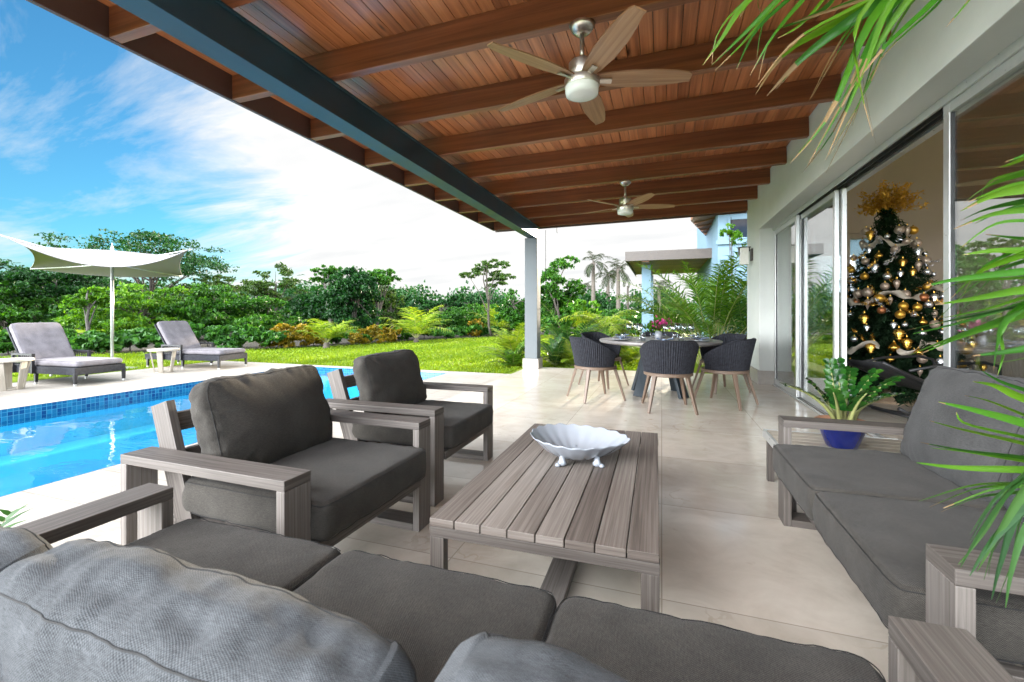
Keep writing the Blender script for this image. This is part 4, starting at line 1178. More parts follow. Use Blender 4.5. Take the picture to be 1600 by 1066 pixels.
def wine_glass(h, r):
    m_ = MB(); m_.lathe([(0.0, 0.001), (0.034, 0.002), (0.030, 0.004), (0.006, 0.008), (0.0035, 0.02), (0.0035, h * .48), (0.008, h * .5), (r * .75, h * .58), (r, h * .72), (r * .86, h), (r * .84, h), (r * .97, h * .72), (r * .72, h * .59), (0.0, h * .515)], 24, cap=False)
    return m_
wg = tag(wine_glass(0.225, 0.042).build('wine_glass', 'thin_glass', smooth=True), 'tall clear wine glass on a thin stem among the place settings', 'wine glass', 'wine glasses on the dining table')
tb = MB(); tb.lathe([(0.0, 0.002), (0.030, 0.002), (0.036, 0.09), (0.034, 0.09), (0.028, 0.010), (0.0, 0.010)], 24, cap=False)
tb = tag(tb.build('tumbler', 'thin_glass', smooth=True), 'short clear water tumbler among the place settings', 'tumbler', 'water tumblers on the dining table')
for i, (xy, _, _) in enumerate(chairs):
    a = math.degrees(math.atan2(xy[1] - TC.y, xy[0] - TC.x))
    c, s = math.cos(R(a)), math.sin(R(a)); tx, ty = -s, c
    P = lambda r, t_: (TC.x + r * c + t_ * tx, TC.y + r * s + t_ * ty, 0.7505)
    dup_mesh(plate, i == 0, P(0.60, 0)); dup_mesh(nap, i == 0, tuple(Vector(P(0.60, 0.0)) + Vector((0, 0, 0.006))), R(a + 70))
    dup_mesh(wg, i == 0, P(0.40, 0.13)); dup_mesh(tb, i == 0, P(0.42, 0.23))
    dup_mesh(wg, False, P(0.34, 0.05))
vase = empty('flower_vase', 'small glass vase of magenta orchids and green leaves in the middle of the dining table', 'vase', (TC.x + 0.0, TC.y - 0.05, 0.7505))
mb = MB(); mb.lathe([(0.0, 0.002), (0.045, 0.002), (0.05, 0.06), (0.042, 0.12), (0.040, 0.12), (0.046, 0.06), (0.0, 0.006)], 24, cap=False); mb.build('vessel', 'plate_grey', vase, smooth=True)
C = rng.normal(size=(90, 3)) * [0.055, 0.045, 0.035] + [0.03, 0, 0.215]
V, Q = leaf_arrays(C, 0.050, 0.8, 0.1); link('blossoms', np_mesh('blossoms', V, Q, 'orchid_petal'), vase)
C = rng.normal(size=(110, 3)) * [0.07, 0.06, 0.03] + [-0.06, 0, 0.165]
V, Q = leaf_arrays(C, 0.085, 0.4, 0.2); link('leaves', np_mesh('leaves', V, Q, 'leaf_bright'), vase)

# ================================================================== CEILING FANS
def fan_proto():
    root = empty('ceiling_fan', '', 'ceiling fan', (0, 0, 0), 0, 'ceiling fans under the terrace roof')
    # hangs from local z = 0 downwards
    mb = MB(); mb.lathe([(0.0, 0.0), (0.062, 0.0), (0.0806, -0.012), (0.0704, -0.035), (0.0461, -0.060), (0.0242, -0.068), (0.0, -0.068)], 32, cap=False); mb.build('canopy', 'brushed_nickel', root, smooth=True)
    mb = MB(); mb.lathe([(0.0138, -0.060), (0.0138, -0.26)], 14); mb.build('downrod', 'brushed_nickel', root, smooth=True)
    mb = MB(); mb.lathe([(0.0, -0.205), (0.0220, -0.205), (0.0264, -0.235), (0.0768, -0.245), (0.0819, -0.25), (0.0819, -0.33), (0.0742, -0.345), (0.0998, -0.35), (0.1101, -0.356), (0.1126, -0.385), (0.1075, -0.40), (0.0, -0.40)], 40, cap=False); mb.build('motor', 'brushed_nickel', root, smooth=True).modifiers.new('es', 'EDGE_SPLIT').split_angle = R(35)
    mb = MB(); mb.lathe([(0.1043, -0.385), (0.1043, -0.425), (0.0998, -0.447), (0.0768, -0.456), (0.0, -0.459)], 40, cap=False); mb.build('lamp_bowl', 'lamp_bowl', root, smooth=True)
    for k in range(5):
        a = R(88 + 72 * k); c, s = math.cos(a), math.sin(a)
        pitch = R(13)
        def P(r, w_, dz=0.0):
            z = -0.352 - math.sin(pitch) * w_ + dz
            w2 = w_ * math.cos(pitch)
            return (c * r - s * w2, s * r + c * w2, z)
        stn = [(0.085, 0.040, 0.040), (0.16, 0.054, 0.056), (0.30, 0.070, 0.070), (0.45, 0.070, 0.066), (0.57, 0.060, 0.050), (0.645, 0.046, 0.034), (0.672, 0.030, 0.036)]
        mb = MB(); rows = []; ro = random.random() * 10
        top = [[P(r, -a_, 0.004), P(r, 0, 0.005), P(r, b_, 0.004)] for r, a_, b_ in stn]
        bot = [[P(r, -a_, -0.004), P(r, 0, -0.005), P(r, b_, -0.004)] for r, a_, b_ in stn]
        uvf = lambda i, j: (stn[i][0] + ro, (-stn[i][1], 0, stn[i][2])[j] + ro)
        mb.grid(top, uv=uvf, flip=True); mb.grid(bot, uv=uvf)
        for e, rev in ((0, False), (2, True)):
            mb.grid([[top[i][e] for i in range(7)], [bot[i][e] for i in range(7)]], flip=rev)
        mb.grid([[top[-1][j] for j in range(3)], [bot[-1][j] for j in range(3)]]); mb.grid([[top[0][j] for j in range(3)], [bot[0][j] for j in range(3)]], flip=True)
        mb.build('blade', 'blade_wood', root)
        mb = MB()
        k_ = mb.add([P(0.09, -0.014, -0.008), P(0.185, -0.018, -0.010), P(0.185, 0.018, -0.010), P(0.09, 0.014, -0.008), P(0.09, -0.014, -0.0145), P(0.185, -0.018, -0.0165), P(0.185, 0.018, -0.0165), P(0.09, 0.014, -0.0145)])
        for q in ((0, 1, 2, 3), (4, 7, 6, 5), (0, 4, 5, 1), (1, 5, 6, 2), (2, 6, 7, 3), (3, 7, 4, 0)): mb.face([k_ + i for i in q])
        mb.build('blade_bracket', 'brushed_nickel', root)
    return root
fan = fan_proto(); fan['label'] = 'nearer five blade ceiling fan with brushed metal body and glass lamp bowl'
fan.location = (-0.475, RYs[3] + 0.036, zc(-0.475) - 0.2005)
f2 = copy_tree(fan); f2['label'] = 'farther five blade ceiling fan above the dining table'
f2.location = (-0.475, RYs[7] + 0.036, zc(-0.475) - 0.2005)

# ================================================================== POOLSIDE
def lounger_proto():
    root = empty('sun_lounger', '', 'sun lounger', (0, 0, 0), 0, 'woven sun loungers on the pool deck')
    # foot end towards +X, origin under the foot end; 1.95 long, 0.66 wide
    W = 0.33
    mb = MB()
    for s in (-1, 1): mb.box(-1.85, -0.03, s * W - 0.02, s * W + 0.02, 0.17, 0.285)
    mb.box(-0.04, 0.0, -W - 0.02, W + 0.02, 0.17, 0.285); mb.box(-1.88, -1.85, -W - 0.02, W + 0.02, 0.17, 0.285)
    mb.box(-1.85, -0.04, -W + 0.02, W - 0.02, 0.235, 0.265)
    mb.build('frame', 'wicker_weave', root, bevel=0.006)
    for x in (-0.025, -0.92, -1.82):
        for s in (-1, 1):
            mb = MB(); mb.beam((x, s * W, 0.20), (x, s * (W + 0.005), 0.035), 0.045, 0.045, taper=0.8)
            lg = mb.build('leg', 'wicker_dark', root, bevel=0.003)
            mb = MB(); mb.box(x - 0.015, x + 0.015, s * (W + .005) - 0.015, s * (W + .005) + 0.015, 0.0, 0.035); mb.build('foot', 'aluminium', lg)
    for s in (-1, 1):
        y = s * (W + 0.045)
        mb = MB()
        mb.box(-1.40, -0.90, y - 0.022, y + 0.022, 0.455, 0.485); mb.box(-0.935, -0.90, y - 0.02, y + 0.02, 0.17, 0.455); mb.box(-1.40, -1.365, y - 0.02, y + 0.02, 0.17, 0.455)
        for i in range(9): mb.box(-1.36 + i * 0.048, -1.353 + i * 0.048, y - 0.004, y + 0.004, 0.285, 0.455)
        for i in range(5): mb.box(-1.365, -0.935, y - 0.0035, y + 0.0035, 0.305 + i * 0.030, 0.311 + i * 0.030)
        mb.build('armrest', 'wicker_dark', root, bevel=0.002)
    T = Matrix.Translation((-1.20, 0, 0.29)) @ Matrix.Rotation(R(56), 4, 'Y')
    mb = MB(); mb.box(-0.76, 0.0, -W, W, -0.055, -0.025, T=T); mb.build('backrest', 'wicker_weave', root, bevel=0.005)
    cushion_part('mattress', root, 'lounger_fabric', (1.20, 0.65, 0.10), 21, puff=0.06, wr=0.002, c=(-0.60, 0, 0.335), res=(20, 14, 5), p=14)
    T2 = Matrix.Rotation(R(56), 4, 'Y')
    cushion_part('back_mattress', root, 'lounger_fabric', (0.76, 0.65, 0.11), 23, puff=0.10, wr=0.004, T=T2, c=Vector((-1.20, 0, 0.30)) + T2 @ Vector((-0.38, 0, 0.03)), res=(20, 16, 5), p=12)
    return root
lg0 = lounger_proto()
for i, (x, y, rz, lb) in enumerate([(-8.52, 4.60, 3, 'woven sun lounger with pale cushion nearest the pool corner, left of the umbrella pole'),
                                    (-8.40, 6.82, 6, 'woven sun lounger with pale cushion right of the umbrella pole'),
                                    (-8.50, 2.95, 3, 'woven sun lounger cut off by the left edge of the photo')]):
    o = lg0 if i == 0 else copy_tree(lg0)
    o['label'] = lb; o.location = (x, y, -0.012); o.rotation_euler = (0, 0, R(rz))
def pool_table_proto():
    root = empty('side_table', '', 'side table', (0, 0, 0), 0, 'pale side tables between the loungers')
    mb = MB(); mb.lathe([(0.0, 0.415), (0.245, 0.415), (0.25, 0.42), (0.25, 0.445), (0.245, 0.45), (0.0, 0.45)], 40, cap=False); mb.build('tabletop', 'bleached_wood', root)
    for k in range(5):
        a = R(20 + 72 * k); c, s = math.cos(a), math.sin(a)
        mb = MB(); mb.beam((0.20 * c, 0.20 * s, 0.414), (0.135 * c, 0.135 * s, 0.0), 0.085, 0.022, up=(c, s, 0.2), taper=0.85); mb.build('leg', 'bleached_wood', root, bevel=0.003)
    mb = MB(); mb.lathe([(0.10, 0.004), (0.14, 0.004), (0.14, 0.020), (0.10, 0.020), (0.10, 0.004)], 30, cap=False); mb.build('base_ring', 'bleached_wood', root)
    return root
pt = pool_table_proto(); pt['label'] = 'pale round side table with slanted slat legs between the two loungers'; pt.location = (-9.02, 5.86, -0.012)
p2 = copy_tree(pt); p2['label'] = 'pale round side table with slanted slat legs at the left edge of the photo'; p2.location = (-9.12, 3.80, -0.012)

# umbrella with a tensioned butterfly canopy
ub = empty('umbrella', 'off white tensioned butterfly umbrella on a slim metal pole behind the loungers', 'umbrella', (-10.65, 5.93, -0.035))
UO = ub.location.copy()
mb = MB(); mb.tube([(0, 0, 0.02), (0, 0, 2.47)], 0.028, 14); mb.build('pole', 'aluminium', ub, smooth=True)
mb = MB(); mb.lathe([(0.02, 2.46), (0.03, 2.47), (0.015, 2.52), (0.006, 2.58), (0, 2.60)], 12); mb.build('finial', 'aluminium', ub, smooth=True)
mb = MB(); mb.box(-0.30, 0.30, -0.30, 0.30, 0.0, 0.03); mb.lathe([(0.055, 0.03), (0.05, 0.20), (0.03, 0.22)], 16); mb.build('base', 'aluminium', ub, bevel=0.004)
# corners: near left, far left, near right, far right (metres from the pole foot)
rt, fw = Vector((CS, SN, 0)), Vector((-SN, CS, 0))
def U(r_, f_, z): return rt * r_ + fw * f_ + Vector((0, 0, z))
ctl = [[U(-1.09, -1.03, 2.58), U(0.62, -0.86, 2.02), U(2.13, -0.73, 2.37)],
       [U(-1.66, 0.02, 2.40), U(-0.10, 0.05, 2.44), U(1.20, 0.25, 2.24)],
       [U(-2.76, 1.00, 2.18), U(-0.95, 1.10, 2.00), U(0.48, 1.27, 2.04)]]
def q3(t): return ((1 - t) * (1 - 2 * t), 4 * t * (1 - t), t * (2 * t - 1))
def canopy(u_, v_):
    a, b = q3(u_), q3(v_); p = Vector((0, 0, 0))
    for i in range(3):
        for j in range(3): p += ctl[i][j] * (a[i] * b[j])
    return p
n_ = 28
mb = MB()
G1 = [[canopy(i / n_, j / n_) for j in range(n_ + 1)] for i in range(n_ + 1)]
mb.grid(G1); mb.grid([[p - Vector((0, 0, 0.004)) for p in r_] for r_ in G1], flip=True)
cn = mb.build('canopy', 'canopy_cloth', ub, smooth=True)
mb = MB()
mb.tube([canopy(i / n_, 0) for i in range(n_ + 1)], 0.008, 5); mb.tube([canopy(i / n_, 1) for i in range(n_ + 1)], 0.008, 5)
mb.tube([canopy(0, i / n_) for i in range(n_ + 1)], 0.008, 5); mb.tube([canopy(1, i / n_) for i in range(n_ + 1)], 0.008, 5)
mb.build('hem', 'canopy_cloth', cn, smooth=True)
for i in (0, 2):
    for j in (0, 2):
        mb = MB(); mb.tube([(0, 0, 2.16), ctl[i][j] * 0.5 + Vector((0, 0, 1.06)), ctl[i][j] - Vector((0, 0, 0.02))], 0.012, 7); mb.build('strut', 'aluminium', ub, smooth=True)
mb = MB(); mb.lathe([(0.03, 2.10), (0.05, 2.11), (0.05, 2.20), (0.03, 2.21)], 14); mb.build('collar', 'aluminium', ub)

# ================================================================== LIVING ROOM
XC = Vector((2.80, 7.05, -0.004))
xt = empty('christmas_tree', 'tall dark green christmas tree with gold topper standing inside the open glass door', 'christmas tree', XC)
HT, RT = 2.52, 0.84
VV, QQ, k0 = [], [], 0
mbt = MB(); mbt.tube([(0, 0, 0.0), (0, 0, HT)], [0.04, 0.01], 8)
for lay in range(26):
    z = 0.28 + (HT - 0.30) * lay / 25; rr = RT * (1 - (lay / 25.5)) ** 0.85 + 0.05
    nb = max(7, int(20 * rr / RT + 5))
    for b in range(nb):
        a = 2 * math.pi * b / nb + lay * 0.7 + rng.uniform(-.15, .15)
        ln = rr * rng.uniform(0.85, 1.12)
        st_ = np.array([0, 0, z]); en = np.array([math.cos(a) * ln, math.sin(a) * ln, z - 0.10 - 0.10 * rr + rng.uniform(-.03, .03)])
        m_ = max(12, int(80 * ln))
        t_ = rng.uniform(0.15, 1, (m_ * 3, 1))
        C = st_ + (en - st_) * t_ + rng.normal(size=(len(t_), 3)) * 0.018
        V, Q = leaf_arrays(C, 0.095, 0.15, 0.0, np.tile((en - st_) / np.linalg.norm(en - st_), (len(C), 1)), 0.9, 0)
        VV.append(V); QQ.append(Q + k0); k0 += len(V)
link('branches', np_mesh('branches', np.concatenate(VV), np.concatenate(QQ), 'fir_needle'), xt)
mbt.build('trunk', 'bark', xt)
mb = MB(); mb.lathe([(0.0, 0.0), (0.46, 0.0), (0.44, 0.03), (0.20, 0.12), (0.05, 0.2)], 32, cap=False); mb.build('tree_skirt', 'tree_skirt', xt, smooth=True)
# gold spray topper
VV, QQ, k0 = [], [], 0; mb = MB()
for i in range(64):
    a = rng.uniform(0, 2 * math.pi); el = rng.uniform(0.25, 1.5); ln = rng.uniform(0.20, 0.44)
    d_ = np.array([math.cos(a) * math.cos(el), math.sin(a) * math.cos(el), math.sin(el)])
    b0 = np.array([0, 0, HT - 0.12]) + d_ * 0.04
    mb.tube([tuple(b0), tuple(b0 + d_ * ln * 0.6 + [0, 0, 0.02]), tuple(b0 + d_ * ln)], 0.0025, 4, cap=False)
    m_ = 30
    t_ = rng.uniform(0.35, 1.0, (m_, 1)); C = b0 + d_ * ln * t_ + rng.normal(size=(m_, 3)) * 0.022
    V, Q = leaf_arrays(C, 0.055, 0.35, 0.0, np.tile(d_, (m_, 1)), 0.8)
    VV.append(V); QQ.append(Q + k0); k0 += len(V)
tp = tag(link('tree_topper', np_mesh('tree_topper', np.concatenate(VV), np.concatenate(QQ), 'gold_satin')), 'bushy gold leaf spray topping the christmas tree', 'tree topper'); tp.location = XC
mb.build('stems', 'gold_satin', tp)
# ribbons swagged round the cone
def rad_at(z): return RT * (1 - max(0, (z - 0.28) / (HT - 0.30)) / 1.02) ** 0.85 + 0.05
view = math.atan2(-XC.y, -XC.x)
for i, (z, a0, a1, dz) in enumerate([(2.00, -1.0, 0.9, 0.06), (1.42, -1.2, 0.7, -0.12), (1.30, 0.5, 1.5, 0.05), (0.82, -1.1, -0.1, -0.10), (0.74, 0.1, 1.1, -0.03), (1.05, 0.7, 1.6, 0.1)]):
    rows = []; m_ = 30
    for j in range(m_ + 1):
        f = j / m_; a = view - (a0 + (a1 - a0) * f); zc_ = z + dz * f + 0.05 * math.sin(f * math.pi * 4) - 0.03
        r_ = rad_at(zc_) + 0.01 + 0.03 * math.sin(f * 13 + i)
        tw = 1.1 * math.sin(f * 14 + i * 2)
        w_ = 0.040
        rows.append([((r_ - w_ * math.sin(tw) * q) * math.cos(a), (r_ - w_ * math.sin(tw) * q) * math.sin(a), zc_ + w_ * q * math.cos(tw) + 0.01 * math.sin(f * 40) * q) for q in (-1, 0, 1)])
    mb = MB(); mb.grid(rows); o = mb.build('ribbon', 'cream_ribbon', smooth=True)
    so = o.modifiers.new('thick', 'SOLIDIFY'); so.thickness = 0.002
    o.location = XC
    tag(o, ['cream fabric ribbon swagged below the gold topper', 'long cream fabric ribbon swagged across the middle of the christmas tree', 'short cream ribbon on the right side of the christmas tree at mid height',
            'cream ribbon loop low on the left of the christmas tree', 'cream ribbon loop low in the middle of the christmas tree', 'cream ribbon loop at the right edge of the christmas tree'][i], 'ribbon', 'cream ribbons on the christmas tree')
# baubles
def bauble(kind):
    mb = MB()
    if kind == 'ball': prof = [(0.0, -1)] + [(math.sin(t), -math.cos(t)) for t in [math.pi * i / 12 for i in range(1, 12)]] + [(0.0, 1)]
    elif kind == 'onion': prof = [(0, -1.0), (0.10, -0.95), (0.75, -0.55), (1.0, -0.1), (0.80, 0.35), (0.35, 0.70), (0.14, 1.1), (0, 1.2)]
    elif kind == 'drop': prof = [(0, -1.7), (0.12, -1.3), (0.45, -0.6), (0.62, 0.0), (0.48, 0.5), (0.15, 0.75), (0, 0.8)]
    else: prof = [(0, -1.5), (0.15, -1.2), (0.5, -0.95), (0.3, -0.8), (0.75, -0.45), (0.55, -0.3), (1.0, 0.05), (0.7, 0.2), (0.85, 0.4), (0.3, 0.7), (0, 0.9)]
    mb.lathe(prof, 20, cap=False)
    return mb
kinds = [('ball', 'gold_satin', 0.055, 'gold', 'round bauble', 13), ('ball', 'champagne_satin', 0.055, 'champagne', 'round bauble', 16), ('ball', 'silver_foil', 0.042, 'silver', 'round bauble', 16),
         ('onion', 'gold_foil', 0.058, 'shiny gold', 'onion shaped bauble', 9), ('drop', 'champagne_satin', 0.055, 'champagne', 'drop shaped bauble', 10), ('tier', 'gold_foil', 0.060, 'shiny gold', 'tiered finial bauble', 9),
         ('tier', 'silver_foil', 0.050, 'silver', 'tiered finial bauble', 7), ('ball', 'copper_satin', 0.045, 'copper', 'round bauble', 6)]
used = []
rs = random.Random(11)
for kd, mt, r0, colr, word, cnt in kinds:
    proto = None
    for i in range(int(cnt * 1.35)):
        for _ in range(80):
            z = 0.45 + 1.75 * (rs.random() ** 1.25); a = view + rs.uniform(-1.45, 1.45); r_ = rad_at(z) * rs.uniform(0.9, 1.02) + 0.02
            p = Vector((r_ * math.cos(a), r_ * math.sin(a), z))
            if all((p - q_).length > 0.105 for q_ in used): break
        used.append(p)
        if proto is None:
            proto = bauble(kd).build('bauble', mt, smooth=True)
            mbc = MB(); mbc.lathe([(0.16, 0.95), (0.16, 1.2), (0.03, 1.22), (0.03, 1.4)], 10); mbc.build('cap', 'gold_foil', proto)
            tag(proto, f'{colr} {word} hanging among the dark branches of the christmas tree', 'bauble', f'{colr} {word}s on the christmas tree'); o = proto
        else: o = copy_tree(proto)
        s_ = r0 * rs.uniform(0.72, 1.15); o.scale = (s_, s_, s_); o.location = XC + p
# feathery gold and silver sprays stuck between the branches
for i in range(28):
    z = 0.6 + 1.5 * rs.random(); a = view + rs.uniform(-1.3, 1.3); r_ = rad_at(z)
    b0 = np.array([r_ * 0.85 * math.cos(a), r_ * 0.85 * math.sin(a), z]); d_ = unit(np.array([[math.cos(a) + rs.uniform(-.7, .7), math.sin(a) + rs.uniform(-.7, .7), rs.uniform(-.9, .9)]]))[0]
    t_ = rng.uniform(0, 1, (60, 1)); C = b0 + d_ * 0.26 * t_ + rng.normal(size=(60, 3)) * 0.010
    V, Q = leaf_arrays(C, 0.040, 0.25, 0, np.tile(d_, (60, 1)), 0.6)
    nm = 'gold' if i % 3 else 'silver'
    o = link('leaf_spray', np_mesh('leaf_spray', V, Q, 'gold_foil' if i % 3 else 'silver_foil')); o.location = XC
    tag(o, f'{nm} feathery leaf spray tucked between the christmas tree branches', 'spray', f'{nm} leaf sprays on the christmas tree')

# black rocking lounge chair inside the open door
rk = empty('rocking_lounger', 'black tubular rocking lounge chair with mesh sling in front of the christmas tree', 'lounge chair', (2.72, 5.75, -0.004), R(20))
for s in (-0.30, 0.30):
    mb = MB()
    mb.tube([(-0.70 + 1.45 * f, s, 0.012 + 0.20 * (2 * f - 0.95) ** 2) for f in [i / 16 for i in range(17)]], 0.017, 8)
    mb.build('runner', 'black_rubber', rk, smooth=True)
    mb = MB()
    mb.tube([(-0.86, s, 0.64), (-0.68, s, 0.55), (-0.42, s, 0.44), (-0.15, s, 0.32), (0.18, s, 0.36), (0.52, s, 0.46), (0.78, s, 0.42), (0.86, s, 0.32)], 0.017, 8)
    mb.build('side_rail', 'black_rubber', rk, smooth=True)
    mb = MB()
    mb.tube([(-0.62, s * 1.08, 0.56), (-0.30, s * 1.12, 0.62), (0.10, s * 1.12, 0.64), (0.26, s * 1.1, 0.60), (0.30, s, 0.42), (0.30, s, 0.08)], 0.015, 8)
    mb.build('armrest', 'black_rubber', rk, smooth=True)
prof = [(-0.85, 0.63), (-0.68, 0.54), (-0.42, 0.43), (-0.15, 0.31), (0.18, 0.35), (0.52, 0.45), (0.76, 0.41)]
mb = MB(); mb.grid([[(x, y, z + 0.012 - 0.02 * (1 - (y / 0.3) ** 2)) for y in (-0.29, -0.15, 0, 0.15, 0.29)] for x, z in prof]); o = mb.build('sling', 'mesh_sling', rk, smooth=True)
o.modifiers.new('t', 'SOLIDIFY').thickness = 0.006
mb = MB()
for x, z in ((-0.45, 0.075), (0.45, 0.05)): mb.tube([(x, -0.3, z), (x, 0.3, z)], 0.015, 8)
mb.build('cross_bar', 'black_rubber', rk, smooth=True)

# ================================================================== GARDEN
tg = 'trees beyond the garden border'
T_ = [
 # label, u, ytop, wpx, d, mat, kwargs
 ('leafy mid green tree at the left edge of the photo, behind the left lounger', 10, 425, 190, 17.5, 'leaf_mid', dict(cl=0.05, n=6500, clumps=20)),
 ('dark spreading tree with pale trunk left of the umbrella pole', 88, 402, 170, 19, 'leaf_deep', dict(cl=0.35, n=5200, bark='pale_bark', lean=0.2, clumps=14, csize=0.50)),
 ('tall dark tree with a broad crown rising above the umbrella', 232, 366, 240, 25, 'leaf_deep', dict(cl=0.40, n=7500, clumps=24, csize=0.42, trunk=0.14)),
 ('dark lower tree at the right shoulder of the tall one above the umbrella', 335, 425, 120, 26, 'leaf_olive', dict(cl=0.3, n=4000)),
 ('small yellow green tree with a forked white trunk left of the umbrella pole', 131, 440, 62, 15.5, 'leaf_bright', dict(cl=0.58, n=2200, bark='pale_bark', trunk=0.08, clumps=7, lean=0.15)),
 ('big vine covered bright green mound behind the umbrella pole', 225, 447, 190, 17.5, 'leaf_bright', dict(cl=0.0, n=9500, clumps=26, leaf=0.15, csize=0.48)),
 ('mid green vine covered thicket behind the right lounger', 345, 452, 150, 19.5, 'leaf_mid', dict(cl=0.0, n=7500, clumps=22, csize=0.48)),
 ('airy tree with thin dark branches left of the leaning trunk', 432, 418, 105, 26, 'leaf_olive', dict(cl=0.35, n=3200, clumps=14, csize=0.40)),
 ('rounded green thicket under the airy tree', 418, 466, 130, 21, 'leaf_mid', dict(cl=0.0, n=5500, clumps=16, csize=0.40)),
 ('leaning bare trunked tree with a small light crown', 516, 412, 66, 20, 'leaf_mid', dict(cl=0.72, n=1700, lean=-0.2, trunk=0.12, bark='pale_bark', clumps=7)),
 ('tall dark tower of vines over a dead tree in the middle of the garden edge', 552, 418, 92, 19.5, 'leaf_deep', dict(cl=0.0, n=8000, clumps=24, csize=0.46, leaf=0.15)),
 ('light green crown leaning out of the top of the vine tower', 588, 414, 62, 20.2, 'leaf_mid', dict(cl=0.66, n=1800, lean=0.2, clumps=8)),
 ('airy olive tree right of the vine tower', 612, 448, 70, 22, 'leaf_olive', dict(cl=0.15, n=2600, clumps=14)),
 ('dark round topped tree behind the middle coconut palm', 688, 456, 74, 26, 'leaf_deep', dict(cl=0.05, n=4600, clumps=14, csize=0.42)),
 ('dark ball shaped tree standing behind the thicket left of the column', 733, 451, 56, 30, 'leaf_deep', dict(cl=0.25, n=3200, clumps=12, csize=0.42)),
 ('low mid green thicket behind the lawn left of the column', 735, 478, 150, 25.5, 'leaf_mid', dict(cl=0.0, n=6000, clumps=20, csize=0.46)),
 ('contorted open tree with flat leaf tufts just left of the column', 768, 404, 95, 22, 'leaf_olive', dict(cl=0.62, n=1500, lean=-0.5, clumps=8, trunk=0.07, csize=0.44, squash=0.7)),
 ('green tree seen directly left of the column above the thicket', 803, 440, 60, 21, 'leaf_mid', dict(cl=0.1, n=3600, clumps=12)),
 ('leafy large leaved tree rising right beside the column', 872, 377, 90, 12.8, 'leaf_mid', dict(cl=0.1, n=4200, leaf=0.13, clumps=22, csize=0.42, trunk=0.05)),
 ('bright low tree behind the large leaved one by the column', 905, 470, 110, 20, 'leaf_bright', dict(cl=0.0, n=4500, clumps=16)),
 ('mid green shrubby tree behind the drooping palm', 975, 482, 120, 25, 'leaf_mid', dict(cl=0.0, n=4500, clumps=16)),
 ('green shrubby tree seen between the pavilion column and the palm clump', 1062, 476, 120, 24, 'leaf_mid', dict(cl=0.0, n=4500, clumps=16)),
 ('thin young tree with light leaf tufts in front of the upper window of the wing', 1147, 346, 55, 11.2, 'leaf_bright', dict(cl=0.80, n=240, leaf=0.12, clumps=7, trunk=0.022, bark='pale_bark', csize=0.26)),
]
for lb, u, yt, wp, d, mt, kw in T_:
    tree('tree' if 'thicket' not in lb and 'mound' not in lb and 'tower' not in lb else 'vine_thicket', lb, u, yt, wp, d, mt, group=tg, cat='tree' if 'thicket' not in lb and 'mound' not in lb and 'tower' not in lb else 'thicket', **kw)

# woodland that reads as one mass behind them
cs = []
for i in range(300):
    u = rng.uniform(-250, 1500); d = rng.uniform(32, 46) if u < 800 else rng.uniform(36, 50); p = ground(u, d)
    h = rng.uniform(2.0, 3.4) + (0.7 if u < 640 else 0); cs.append((p.x, p.y, h * 0.5, 1.5, 1.5, h * 0.55))
C, dr = clump_points(cs, 120000, 0.2); C[:, 2] = np.abs(C[:, 2])
V, Q = leaf_arrays(C, 0.36, 0.6, 0.3, dr, 0.8)
tag(link('woodland', np_mesh('woodland', V, Q, 'leaf_deep')), 'dense low woodland closing the view far behind the garden', 'woodland', None, 'stuff')

# border shrubs
for i, (u, yt, d) in enumerate([(422, 512, 14.6), (447, 508, 14.9), (470, 510, 15.1), (490, 512, 15.4), (436, 516, 14.4)]):
    tree('croton_shrub', 'orange leaved croton shrub in the row left of the first coconut palm', u, yt, 44, d, 'leaf_croton', n=1000, leaf=0.13, cl=0.0, clumps=9, trunk=0.02, csize=0.48, cat='shrub', group='orange croton shrubs in the garden border')
for i, (u, yt, d) in enumerate([(562, 512, 16.2), (588, 507, 16.6), (612, 510, 17.4)]):
    tree('croton_shrub', 'rusty orange croton shrub between the two left coconut palms', u, yt, 34, d, 'leaf_croton', n=800, leaf=0.13, cl=0.0, clumps=8, trunk=0.02, csize=0.5, cat='shrub', group='rusty croton shrubs between the palms')
tree('croton_shrub', 'single rusty croton shrub far back near the right coconut palm', 740, 500, 30, 22, 'leaf_croton', n=700, leaf=0.15, cl=0.0, clumps=8, trunk=0.02, csize=0.5, cat='shrub')
for i in range(11):
    u = 8 + i * 40 + rng.uniform(-8, 8); d = float(np.interp(u, [0, 120, 300, 420], [12.0, 12.7, 13.8, 14.5])) + rng.uniform(-.2, .5)
    tree('sea_grape_shrub', 'round leaved green shrub with yellow young leaves in the border behind the loungers', u, 512 + rng.uniform(-9, 6), 62, d, 'leaf_grape', n=620, leaf=0.17, cl=0.0, clumps=8, trunk=0.02, csize=0.5, aspect=0.9, cat='shrub', group='round leaved shrubs behind the loungers')
for i in range(9):
    u = 535 + i * 33 + rng.uniform(-8, 8); d = float(np.interp(u, [520, 650, 800], [16, 19.3, 23.6])) + rng.uniform(0, .6)
    tree('border_shrub', 'low dark green shrub in the border behind the far lawn', u, 512 - (u - 535) * 0.02 + rng.uniform(-5, 6), 46, d, 'leaf_grape' if i % 3 else 'leaf_mid', n=650, leaf=0.17, cl=0.0, clumps=8, trunk=0.02, csize=0.5, aspect=0.8, cat='shrub', group='low shrubs behind the far lawn')

